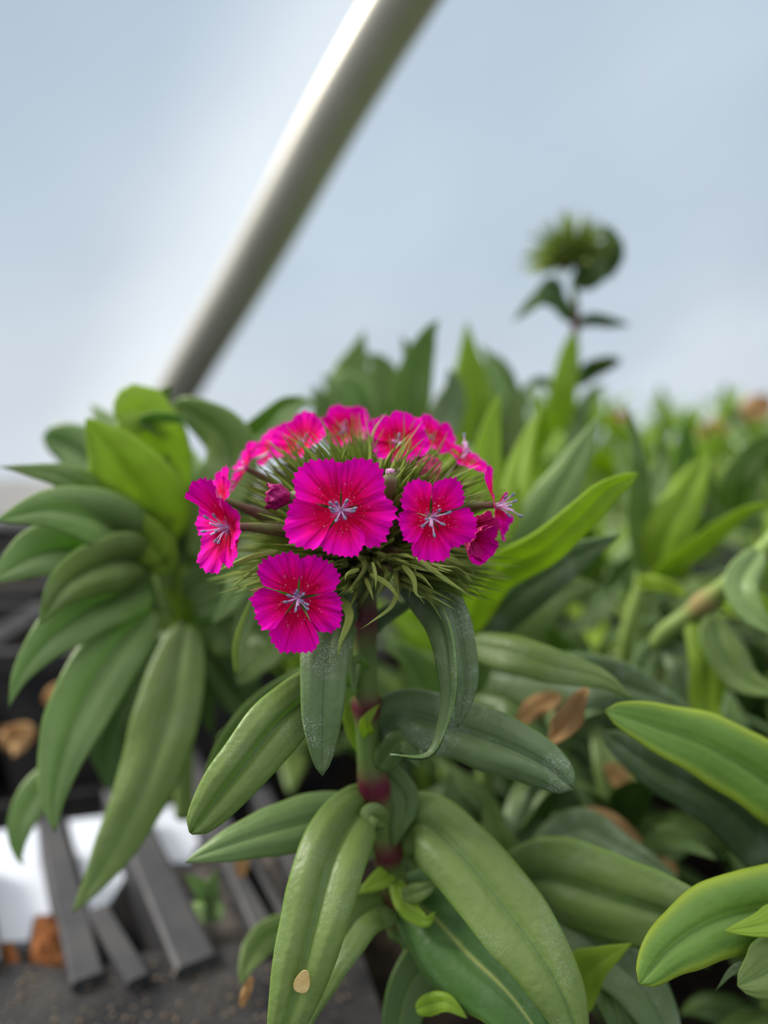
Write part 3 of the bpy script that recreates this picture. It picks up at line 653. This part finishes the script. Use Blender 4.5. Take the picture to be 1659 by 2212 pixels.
r([(1095, 1925, .22), (1180, 1900, .205), (1330, 1945, .192), (1480, 1990, .184), (1620, 2040, .18)], 190, 'mid', 'ob', roll=12, fold=.12, droop=.3, groove=.2, n=40)
r([(1235, 2140, .19), (1262, 2105, .187), (1300, 2075, .182), (1366, 2037, .178)], 110, 'lime', 'point', roll=-15)
r([(1150, 1960, .22), (1290, 2040, .2), (1400, 2150, .19), (1460, 2290, .185)], 150, 'blue', 'strap', roll=-20, fold=.2)
r([(1130, 2020, .22), (1280, 2100, .2), (1340, 2200, .19), (1350, 2300, .19)], 90, 'deep', 'strap')
r([(1130, 1900, .24), (1240, 1790, .235), (1340, 1830, .23), (1470, 1900, .225)], 90, 'blue', 'lance', roll=-20)
r([(1130, 1900, .245), (1080, 1820, .24), (1060, 1760, .24), (1050, 1700, .24)], 76, 'mid', 'acute')
r([(1140, 1900, .25), (1120, 1820, .25), (1150, 1730, .26), (1170, 1660, .26)], 80, 'blue', 'lance')
r([(1150, 1900, .25), (1190, 1820, .25), (1230, 1760, .25)], 70, 'mid', 'lance')
r([(1140, 1900, .25), (1230, 1860, .24), (1180, 1780, .24)], 70, 'deep', 'lance')
r([(1080, 1920, .24), (1010, 1830, .24), (980, 1740, .245), (970, 1660, .25)], 90, 'deep', 'lance')
r([(1060, 1930, .25), (960, 1850, .25), (900, 1790, .255)], 90, 'deep', 'lance')
# ------------------------------------------------------------------ plants behind
def WL(parent, base, az, length, w, rise, arch, m, nn=14, nu=6, roll=0, prof='lance', wav=.08):
    """a leaf that springs from base towards azimuth az, rising then arching over (metres)"""
    h = Vector((math.cos(az), math.sin(az), 0)); pts = []
    a = rise; p = Vector(base); k = 10
    for i in range(k+1):
        pts.append(p.copy()); p = p + (h*math.cos(a) + Vector((0, 0, math.sin(a))))*length/k; a -= arch/k
    c = spline(pts, nn); hw = [max(w*.5*wprof(i/nn, prof), 1e-5) for i in range(nn+1)]
    side = Vector((-h.y, h.x, 0)); Bs, Ns = [], []
    for i, q in enumerate(c):
        T = (c[min(i+1, nn)] - c[max(i-1, 0)]).normalized(); B = Matrix.Rotation(roll, 3, T) @ side; Nn = B.cross(T)
        if Nn.z < 0 and abs(roll) < 1: B = -B; Nn = -Nn
        Bs.append(B); Ns.append(Nn)
    return ribbon('leaf', parent, c, hw, Bs, Ns, M[m], .2, .3, .12, wav, rnd.random()*6, nu, .0004)
def leafy(label, base, hgt, seed, nodes=6, ll=.07, lw=.017, mats=('mid', 'lime', 'soft'), group=None, lean=(0, 0), stemm='stem2', up=1.0, name='sweet_william', cat='plant'):
    rr = random.Random(seed); b = Vector(base); pl = thing(name, label, cat, b, group)
    top = b + Vector((lean[0], lean[1], hgt)); pts = [b, b.lerp(top, .5) + Vector((lean[0]*-.15, 0, 0)), top]
    stem(pl, pts, (.0030, .0020), M[stemm], n=14, world=True, seg=8); c = spline(pts, 20)
    a0 = rr.random()*6
    for i in range(nodes):
        t = (i+1)/nodes; q = c[min(20, int(t*19.5))]; k = 1 if t < .99 else 2
        for j in range(2*k):
            az = a0 + i*PI/2 + j*PI/k + rr.uniform(-.3, .3)
            rise = (.25 + 1.0*t**1.4)*up + rr.uniform(-.15, .2)
            l = ll*(1.05 - .3*abs(t-.6))*rr.uniform(.8, 1.15)
            WL(pl, q, az, l, lw*rr.uniform(.8, 1.15), rise, rr.uniform(.5, 1.5)*(1.25-t*.6), rr.choice(mats), roll=rr.uniform(-.4, .4))
    return pl
def dup(root, loc, rz, label, group=None, s=1):
    r = root.copy(); sc.collection.objects.link(r); r.location = loc; r.rotation_euler = (0, 0, rz); r.scale = (s, s, s); r['label'] = label
    if group: r['group'] = group
    elif 'group' in r: del r['group']
    for ch in list(root.children):
        c = ch.copy(); sc.collection.objects.link(c); c.parent = r
        for g in ch.children:
            d = g.copy(); sc.collection.objects.link(d); d.parent = c
    return r
SZ = .055
# tall unopened plant with a bristly green head against the sky
TB = thing('sweet_william', 'tall blurred plant with a bristly green unopened flower head against the sky', 'flowering plant', G(1215, 1330, SZ))
D = .42
stem(TB, [(1240, 600, D), (1243, 690, D), (1235, 800, D), (1225, 950, D+.01), (1215, 1330, D+.06)], (7, 10), M['stem'], nodes=((.12, .05), (.3, .03)), n=40)
t_ = A(TB); g = []
HC = P(1235, 565, D); rh = random.Random(5)
for i in range(260):
    el = math.asin(rh.uniform(-.25, 1)); az = rh.uniform(0, 2*PI); dr = Vector((math.cos(az)*math.cos(el), math.sin(az)*math.cos(el), math.sin(el)))
    rad = 116*D/F*rh.uniform(.75, 1.08)
    pts = bract_pts(HC + dr*rad*.25, HC + dr*rad, Vector((0, 0, .001)), 6); gg = bract_geo(pts, .0013, rh.uniform(-1, 1))
    if i < 90: part('bract', TB, *gg[:2], M['bract'], uvs=gg[2])
    else: g.append(gg)
g = join(g); part('bract_tuft', TB, *g[:2], M['bract'], uvs=g[2])['kind'] = 'stuff'
for i in range(26):
    el = math.asin(rh.uniform(-.3, 1)); az = rh.uniform(0, 2*PI); dr = Vector((math.cos(az)*math.cos(el), math.sin(az)*math.cos(el), math.sin(el)))
    rr_ = 60*D/F
    gg = tube(spline([HC + dr*.002, HC + dr*rr_*.6, HC + dr*rr_], 5), [.0015, .0026, .0028, .0022, .0015, .0004], 8); part('calyx', TB, *gg[:2], M['calyx'], uvs=gg[2])
t_([(1305, 600, D), (1328, 550, D-.01), (1318, 510, D-.01), (1303, 488, D-.01)], 40, 'deep', 'ob')
t_([(1240, 615, D), (1280, 590, D-.01), (1312, 565, D-.01)], 60, 'deep', 'broad')
t_([(1240, 690, D), (1205, 655, D-.01), (1165, 645, D-.02), (1135, 670, D-.02), (1108, 695, D-.02)], 50, 'deep', 'lance', roll=35)
t_([(1215, 640, D), (1190, 610, D-.01), (1150, 640, D-.01)], 26, 'deep', 'lance')
t_([(1245, 700, D), (1280, 690, D), (1320, 696, D-.01), (1362, 702, D-.01)], 32, 'deep', 'lance', roll=20)
t_([(1243, 830, D), (1275, 800, D), (1310, 785, D-.01), (1342, 780, D-.01)], 44, 'deep', 'ob', roll=20)
t_([(1205, 930, D), (1215, 850, D-.01), (1228, 780, D-.01), (1240, 718, D-.01)], 62, 'lime', 'strap', roll=10)
t_([(1210, 860, D), (1180, 825, D), (1150, 828, D), (1115, 858, D)], 24, 'deep', 'lance', roll=30)
t_([(1225, 960, D), (1245, 920, D), (1280, 850, D), (1310, 830, D)], 40, 'soft', 'lance')
t_([(1225, 1000, D), (1245, 960, D), (1250, 900, D), (1230, 870, D)], 44, 'mid', 'lance')
# centre group rising behind the flower head
C1 = plant('leafy shoot rising just behind the flower head, tip leaf hooked to the right', G(900, 1300, SZ)); c_ = A(C1)
stem(C1, [(900, 900, .36), (900, 1100, .37), (900, 1300, .40)], (9, 10), M['stem2'], n=14)
c_([(885, 950, .35), (885, 860, .345), (912, 760, .342), (930, 715, .34), (948, 690, .34)], 92, 'mid', 'lance', roll=15)
c_([(900, 900, .36), (890, 820, .37), (885, 770, .38), (868, 725, .38)], 56, 'mid', 'lance')
c_([(920, 960, .36), (960, 900, .365), (980, 840, .365), (970, 795, .365)], 84, 'blue', 'lance', roll=-15)
c_([(890, 980, .36), (840, 900, .35), (815, 830, .35), (800, 790, .35)], 60, 'mid', 'lance')
C2 = plant('leafy shoot left of centre behind the flower head, two broad pointed leaves up', G(790, 1290, SZ)); c_ = A(C2)
stem(C2, [(790, 900, .42), (790, 1100, .43), (790, 1290, .45)], (9, 10), M['stem2'], n=14)
c_([(765, 950, .42), (750, 850, .415), (770, 770, .415), (788, 710, .415)], 110, 'mid', 'acute', roll=-10)
c_([(820, 950, .41), (835, 860, .41), (820, 790, .41), (790, 765, .41)], 100, 'mid', 'lance')
c_([(800, 960, .41), (760, 880, .40), (740, 850, .40), (695, 810, .4)], 80, 'soft', 'lance')
c_([(790, 960, .40), (780, 870, .395), (740, 820, .39), (725, 850, .39)], 90, 'soft', 'lance', roll=25)
c_([(740, 980, .40), (705, 900, .4), (680, 830, .4)], 70, 'mid', 'lance')
c_([(800, 1000, .40), (850, 940, .39), (860, 850, .39)], 90, 'mid', 'lance')
C3 = plant('pale yellow-green shoot against the sky between the flower head and tall budded plant', G(1030, 1290, SZ)); c_ = A(C3)
stem(C3, [(1030, 900, .40), (1035, 1100, .42), (1030, 1290, .45)], (9, 10), M['stem2'], n=14)
c_([(1030, 960, .40), (1020, 860, .395), (1012, 770, .393), (1008, 690, .392)], 92, 'lime', 'acute', roll=-10)
c_([(1040, 960, .40), (1070, 860, .40), (1060, 780, .4), (1035, 745, .4)], 64, 'soft', 'lance', roll=25)
c_([(1120, 900, .42), (1110, 840, .42), (1080, 780, .42), (1040, 760, .42)], 26, 'mid', 'lance')
c_([(1110, 980, .40), (1110, 900, .4), (1130, 850, .4), (1150, 835, .4)], 60, 'mid', 'lance')
c_([(1050, 1000, .41), (1090, 940, .41), (1100, 870, .41), (1090, 830, .41)], 70, 'mid', 'lance')
# right middle: narrow upright shoots
R4 = plant('yellow-green shoot at right with a broad backlit leaf and small curled leaf at its foot', G(1370, 1500, SZ)); c_ = A(R4)
stem(R4, [(1400, 1150, .30), (1390, 1250, .302), (1355, 1380, .31), (1350, 1500, .33)], (17, 19), M['stem2'], n=18)
c_([(1400, 1250, .30), (1385, 1130, .295), (1380, 1010, .29), (1365, 920, .29), (1345, 862, .29)], 62, 'mid', 'acute', roll=25)
c_([(1405, 1260, .30), (1440, 1150, .29), (1490, 1060, .287), (1532, 975, .285)], 108, 'lime', 'lance', roll=-10)
c_([(1410, 1250, .295), (1480, 1200, .28), (1560, 1140, .268), (1620, 1100, .26), (1690, 1085, .255)], 52, 'lime', 'lance', roll=30)
c_([(1380, 1260, .29), (1420, 1262, .28), (1460, 1272, .275), (1485, 1290, .272)], 40, 'lime', 'strap', roll=30)
c_([(1395, 1240, .31), (1400, 1100, .32), (1430, 1000, .33), (1425, 930, .33)], 70, 'mid', 'lance')
c_([(1400, 1250, .31), (1440, 1130, .32), (1500, 1080, .33), (1500, 1000, .34)], 80, 'mid', 'lance')
R5 = plant('thick pale stalk leaning to the right with a grey-green leaf arching off it', G(1400, 1520, SZ)); c_ = A(R5)
stem(R5, [(1690, 1150, .235), (1600, 1240, .245), (1500, 1320, .26), (1420, 1390, .27), (1400, 1520, .30)], (22, 17), M['stem2'], nodes=((.35, .05), (.75, .04)), n=30)
c_([(1640, 1190, .235), (1600, 1260, .23), (1630, 1330, .225), (1700, 1380, .22)], 70, 'soft', 'lance')
c_([(1420, 1390, .27), (1470, 1430, .262), (1480, 1500, .258), (1500, 1560, .255)], 70, 'blue', 'lance')
c_([(1540, 1330, .25), (1560, 1400, .245), (1610, 1470, .24), (1690, 1500, .235)], 90, 'mid', 'lance', roll=-20)
c_([(1560, 1300, .25), (1620, 1300, .24), (1690, 1340, .235)], 60, 'lime', 'lance')
c_([(1430, 1380, .27), (1390, 1450, .265), (1420, 1520, .26)], 60, 'deep', 'lance')
c_([(1500, 1330, .26), (1530, 1430, .25), (1530, 1540, .25), (1600, 1620, .24)], 80, 'lime', 'lance')
R6 = plant('shoot at the right frame edge with a broad blunt leaf standing upright', G(1640, 1330, SZ)); c_ = A(R6)
stem(R6, [(1640, 1000, .34), (1640, 1150, .35), (1640, 1330, .37)], (10, 12), M['stem2'], n=14)
c_([(1590, 1100, .32), (1595, 1040, .31), (1630, 980, .305), (1670, 940, .3)], 76, 'mid', 'strap', roll=10)
c_([(1640, 1100, .34), (1620, 1020, .34), (1610, 960, .34)], 60, 'mid', 'lance')
c_([(1640, 1140, .33), (1560, 1090, .33), (1520, 1030, .33), (1535, 970, .33)], 60, 'mid', 'lance')
# procedural rows further back and below
protos = []
for i in range(6):
    rr = random.Random(100+i)
    pos = Vector(((.02, .16, .30, .44, .24, .1)[i], (.40, .44, .46, .50, .60, .56)[i], SZ))
    lab = ['green leafy shoot in the row directly behind the flower stem', 'dense leafy shoot behind the wavy lime leaf', 'bushy shoot at right behind the leaning pale stalk', 'bushy shoot near the right frame edge, middle distance', 'blurred leafy shoot below the tall budded plant', 'blurred leafy shoot between the flower head and tall budded plant'][i]
    protos.append(leafy(lab, pos, rr.uniform(.095, .125), 200+i, nodes=7, ll=.07, lw=.019, mats=('mid', 'lime', 'lime', 'lime', 'soft')))
rp = random.Random(77)
grp = 'blurred leafy plants in the rows behind'
k = 0
ORD = ['first', 'second', 'third', 'fourth', 'fifth', 'sixth', 'seventh', 'eighth', 'ninth', 'tenth', 'eleventh', 'twelfth', 'thirteenth', 'fourteenth', 'fifteenth', 'sixteenth']
def onframe(v, m=90):
    q = v - CAM; dep = -q.dot(BK); return -m < W/2 + q.dot(RT)/dep*F < W + m
for row in range(9):
    y = .40 + row*.115; cols = []
    for col in range(12):
        x = -.06 + row*.01 + col*.095 + rp.uniform(-.02, .02)
        yy = y + rp.uniform(-.03, .03)
        if x > .62*y + .12 or x > 1.2 or not onframe(Vector((x, yy, SZ+.05))): continue
        cols.append((x, yy))
    for j, (x, yy) in enumerate(cols):
        lab = 'blurred leafy plant, %s from the left in the %s packed row behind the flower' % (ORD[j], ORD[row])
        if row > 4: lab = 'small blurred leafy plant among the farthest packed rows near the film'
        dup(protos[k % 6], (x, yy, SZ), rp.uniform(0, 6.28), lab, 'blurred leafy plants in the farthest rows' if row > 4 else grp, rp.uniform(.85, 1.15)*(1 if row < 3 else 1.12)); k += 1

# low growth between the front plants
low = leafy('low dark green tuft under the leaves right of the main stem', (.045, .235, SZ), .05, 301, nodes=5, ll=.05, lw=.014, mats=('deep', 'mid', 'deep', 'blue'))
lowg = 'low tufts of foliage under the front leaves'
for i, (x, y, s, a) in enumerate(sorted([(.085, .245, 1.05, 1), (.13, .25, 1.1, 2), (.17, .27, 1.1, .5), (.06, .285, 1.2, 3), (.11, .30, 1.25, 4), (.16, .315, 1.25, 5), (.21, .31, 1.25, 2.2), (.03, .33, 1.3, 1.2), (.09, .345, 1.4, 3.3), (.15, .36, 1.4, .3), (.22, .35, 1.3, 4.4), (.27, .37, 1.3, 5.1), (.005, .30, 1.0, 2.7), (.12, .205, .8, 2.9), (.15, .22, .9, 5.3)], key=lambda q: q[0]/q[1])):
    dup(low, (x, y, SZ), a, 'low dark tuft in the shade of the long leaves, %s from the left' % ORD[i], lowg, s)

# ------------------------------------------------------------------ dry leaves and debris
def dry(pts, w, label, m='dry', prof='broad', **k):
    t = thing('dry_leaf', label, 'dead leaf', P(*pts[0]))
    leaf(t, pts, w, m, prof, name='blade', wav=.5, fold=.5, **k); return t
def dryone(pts, w, label, **k):
    t = thing('x', label, 'x', (0, 0, 0)); o = leaf(t, pts, w, 'dry', k.pop('prof', 'broad'), name='dry_leaf', wav=.4, **k)
    o.parent = None; bpy.data.objects.remove(t)
    tag(o, label, 'dead leaf'); return o
dryone([(1180, 1610, .222), (1225, 1560, .212), (1255, 1510, .207), (1270, 1485, .207)], 58, 'curled tan dry leaf standing beside the dark oval leaf', fold=.5, roll=-20, prof='claw')
dryone([(1120, 1560, .24), (1160, 1525, .24), (1215, 1505, .24)], 48, 'pale tan dead leaf behind the curled standing one', fold=.3)
dryone([(1235, 1755, .25), (1310, 1770, .25), (1390, 1830, .25)], 40, 'reddish brown dead leaf lying in the gap at lower right', fold=.3)
dryone([(1310, 1650, .27), (1345, 1690, .27), (1370, 1730, .27)], 44, 'ochre dead leaf deep in the gap at right', fold=.3)
dryone([(1410, 1855, .25), (1440, 1875, .25), (1465, 1885, .25)], 36, 'small orange dead leaf above the long level leaf', fold=.3)
dryone([(5, 1610, .34), (40, 1590, .33), (75, 1570, .33)], 70, 'golden brown dead leaf at the far left edge', fold=.3)
dryone([(100, 1520, .34), (130, 1500, .335), (138, 1535, .33)], 50, 'yellow dead leaf hanging left of the whorl plant', fold=.3)
dryone([(480, 1855, .27), (520, 1830, .27), (520, 1900, .27)], 36, 'small pinkish dry scrap on the tray below the pale leaf', fold=.3)
dryone([(905, 2060, .2), (925, 2072, .2), (945, 2070, .2)], 28, 'orange brown withered tip low beside the stem', fold=.3)
dryone([(520, 2175, .2), (530, 2150, .2), (545, 2110, .2)], 22, 'shrivelled brown leaf tip above the black tray', fold=.3)
dryone([(1510, 935, .8), (1540, 925, .8), (1570, 915, .8)], 40, 'blurred beige dried flower in front of the film, right', fold=.3)
dryone([(1600, 900, .8), (1635, 880, .8), (1675, 870, .8)], 56, 'blurred beige dried flower at the right frame edge', fold=.3)
dryone([(1320, 905, .6), (1345, 898, .6), (1365, 905, .6)], 22, 'tiny orange dried tip above the blurred row', fold=.3)
leaf(R3, [(640, 1990, .235), (570, 2030, .228), (535, 2080, .22), (520, 2130, .215)], 70, 'mid', 'lance')['label'] = 'curled leaf with a brown tip'

# ------------------------------------------------------------------ tray, white panels, soil at lower left
TZ = .055
TR = thing('seedling_tray', 'black plastic nursery tray with slanting grey ribs at lower left', 'tray', G(300, 2050, 0))
def slab(name, parent, pix, z0, z1, m):
    vs = [G(x, y, z1) for x, y in pix]; vs = [Vector((v.x, v.y, z1)) for v in vs] + [Vector((v.x, v.y, z0)) for v in vs]; n = len(pix)
    fs = [tuple(range(n))[::-1], tuple(range(n, 2*n))] + [(i, (i+1) % n, (i+1) % n + n, i+n) for i in range(n)]
    return part(name, parent, vs, fs, m, smooth=False)
slab('rim', TR, [(-200, 2330), (-150, 2085), (60, 2080), (180, 2100), (300, 2060), (600, 2030), (760, 2000), (900, 2400)], TZ-.012, TZ, M['plastic'])
def bar(name, parent, a, b, w0, w1, z0, z1, m):
    """a bar from pixel a to b on level z1, drawn as box with rounded top"""
    A_, B_ = G(*a, z1), G(*b, z1); T = (B_-A_).normalized(); S = Vector((-T.y, T.x, 0))
    vs, fs = [], []
    for q, w_ in ((A_, w0), (B_, w1)):
        for u, z in ((-1, z0), (-1, z1-.001), (-.8, z1), (.8, z1), (1, z1-.001), (1, z0)):
            vs.append(Vector((q.x, q.y, 0)) + S*u*w_*.5 + Vector((0, 0, z)))
    fs = [(i, i+1, i+7, i+6) for i in range(5)] + [(5, 0, 6, 11), (0, 5, 4, 3, 2, 1), (6, 7, 8, 9, 10, 11)]
    return part(name, parent, vs, fs, m, smooth=False)
for a, b, w_ in [((105, 1760), (190, 2110), .011), ((255, 1700), (425, 2075), .015), ((400, 1620), (600, 2040), .012), ((210, 1960), (300, 2110), .008), ((520, 1840), (640, 2040), .009), ((-60, 1800), (-20, 2080), .008), ((560, 1700), (700, 1980), .009)]:
    bar('rib', TR, a, b, w_, w_*1.0, TZ-.028, TZ+.004, M['rib'])
bar('side_wall', TR, (-150, 1760), (620, 1640), .004, .004, 0, TZ-.012, M['plastic'])
slab('tray_floor', TR, [(-260, 2120), (-200, 1860), (600, 1740), (800, 1900), (800, 2120)], .0, .006, M['plastic'])
# white panels in the cells, standing in for a bright white strip behind
WPAN = [([(-40, 1800), (100, 1783), (150, 1968), (72, 1980), (62, 2032), (-40, 2036)], 'broad white panel at the left frame edge, notched at its foot'),
        ([(148, 1772), (232, 1762), (300, 1822), (296, 1850), (235, 1950), (195, 1982), (188, 1930)], 'white panel between the first two grey ribs'),
        ([(308, 1752), (410, 1735), (440, 1800), (408, 1862), (350, 1862)], 'white panel below the big sharp leaf tip'), ]
for pix, lab in WPAN:
    t = thing('x', '', '', (0, 0, 0)); o = slab('white_panel', t, pix, TZ-.020, TZ-.017, M['white']); o.parent = None; bpy.data.objects.remove(t)
    tag(o, lab, 'plant label', None)
t = thing('x', '', '', (0, 0, 0)); o = slab('white_panel', t, [(-100, 1580), (-90, 1420), (20, 1390), (40, 1560)], TZ-.02, TZ-.017, M['white']); o.parent = None; tag(o, 'blurred white panel behind the whorl leaves at far left', 'plant label')
o = slab('white_panel', t, [(205, 1385), (215, 1350), (250, 1355), (255, 1395)], TZ-.02, TZ-.017, M['white']); o.parent = None; bpy.data.objects.remove(t); tag(o, 'tiny white panel glimpsed between the whorl leaves', 'plant label')
def soil(pix, z, m, label, seed, h=.006):
    rr = random.Random(seed); c = [G(x, y, z) for x, y in pix]; ce = sum(c, Vector())/len(c); ce.z = z
    n = 36; vs = [ce + Vector((0, 0, h))]; fs = []
    rad = []
    for ring in range(1, 9):
        for k in range(n):
            u = k/n*len(c); a = c[int(u) % len(c)]; b = c[(int(u)+1) % len(c)]; e = a.lerp(b, u % 1)
            q = ce.lerp(e, ring/8); q.z = z + h*(1-(ring/8)**2) + (rr.uniform(-1, 1)*h*.35 if ring < 8 else -.004); vs.append(q)
    for k in range(n): fs.append((0, 1+k, 1+(k+1) % n))
    for r_ in range(7):
        for k in range(n): a = 1+r_*n+k; b = 1+r_*n+(k+1) % n; fs.append((a, a+n, b+n, b))
    o = mesh('potting_soil', vs, fs, m); tag(o, label, 'soil'); o['kind'] = 'stuff'; return o
soil([(72, 1985), (150, 1975), (175, 2080), (110, 2112), (60, 2060)], TZ-.008, M['soil'], 'orange brown peat in the cell below the notched white panel', 1)
soil([(0, 2040), (30, 2035), (50, 2090), (10, 2110)], TZ-.004, M['soil'], 'small patch of orange peat at the left edge', 4, .003)
soil([(330, 1880), (480, 1860), (560, 2030), (420, 2040)], TZ-.012, M['soilg'], 'greyish peat in the tray cell below the pale leaf', 2)
soil([(470, 1850), (620, 1820), (640, 1990), (560, 2030)], TZ-.010, M['soilg'], 'greyish peat beside the low central leaf', 3)
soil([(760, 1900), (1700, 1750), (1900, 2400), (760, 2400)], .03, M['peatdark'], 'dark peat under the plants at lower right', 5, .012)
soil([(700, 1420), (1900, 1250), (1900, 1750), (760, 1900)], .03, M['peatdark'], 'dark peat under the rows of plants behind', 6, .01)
# small yellowing weed in the tray
WD = thing('weed_seedling', 'small yellow-green seedling in the tray cell under the pale leaf', 'plant', G(440, 1990, TZ-.01))
wd = A(WD)
for pts, w_ in [([(450, 1990, .262), (445, 1930, .258), (400, 1890, .255)], 46), ([(452, 1990, .262), (455, 1930, .258), (470, 1880, .255)], 44), ([(452, 1990, .262), (470, 1960, .256), (480, 1990, .252)], 34), ([(448, 1985, .262), (430, 1950, .255), (440, 2000, .25)], 34)]:
    wd(pts, w_, 'soft')
# dark pots behind the whorl plant
for i, (x, y, lab) in enumerate([(-.07, .485, 'black square pot in shade behind the big sharp leaf, right of the pots row'), (-.187, .475, 'black square pot in shade behind the hanging whorl leaves'), (-.304, .468, 'black square pot at the left frame edge behind the white panels'), (-.07, .64, 'black square pot in the second row behind the whorl heart'), (-.20, .63, 'black square pot left in the second row under the whorl leaves'), (-.33, .62, 'black square pot at the far left of the second row'), (-.25, .80, 'black square pot in the third row at left'), (-.40, .78, 'black square pot farthest left in the third row')]):
    t = thing('square_pot', lab, 'pot', (x, y, 0)); s, h = .054, .098
    vs = []; 
    for (hs, z) in ((s*.8, 0), (s, h), (s+.004, h), (s+.004, h+.012), (s-.004, h+.012), (s-.006, h-.01)):
        vs += [Vector((x+a*hs, y+b*hs, z)) for a, b in ((-1, -1), (1, -1), (1, 1), (-1, 1))]
    fs = [(3, 2, 1, 0)] + [(r_*4+k, r_*4+(k+1) % 4, r_*4+4+(k+1) % 4, r_*4+4+k) for r_ in range(5) for k in range(4)]
    part('body', t, vs, fs, M['plastic'], smooth=False)
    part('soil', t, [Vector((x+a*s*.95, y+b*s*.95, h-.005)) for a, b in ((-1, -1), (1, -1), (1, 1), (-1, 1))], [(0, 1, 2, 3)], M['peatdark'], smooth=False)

# crumbs of peat and grit strewn on the tray rim
rc = random.Random(9); lst = []
for i in range(260):
    c = G(rc.uniform(-20, 760), 2075 + rc.random()**1.5*150 + rc.uniform(0, 40), TZ); s_ = rc.uniform(.0003, .0012)
    vs = [c + Vector((rc.uniform(.5, 1.2)*a*s_, rc.uniform(.5, 1.2)*b*s_, z*s_)) for a, b, z in ((1, 0, .4), (0, 1, .4), (-1, 0, .4), (0, -1, .4), (0, 0, 1.1), (0, 0, -.1))]
    lst.append((vs, [(0, 1, 4), (1, 2, 4), (2, 3, 4), (3, 0, 4), (1, 0, 5), (2, 1, 5), (3, 2, 5), (0, 3, 5)], [(0, 0)]*6))
g = join(lst); o = mesh('soil_crumbs', *g[:2], M['soilc'], smooth=False); tag(o, 'dry crumbs of peat strewn over the black tray rim', 'soil'); o['kind'] = 'stuff'
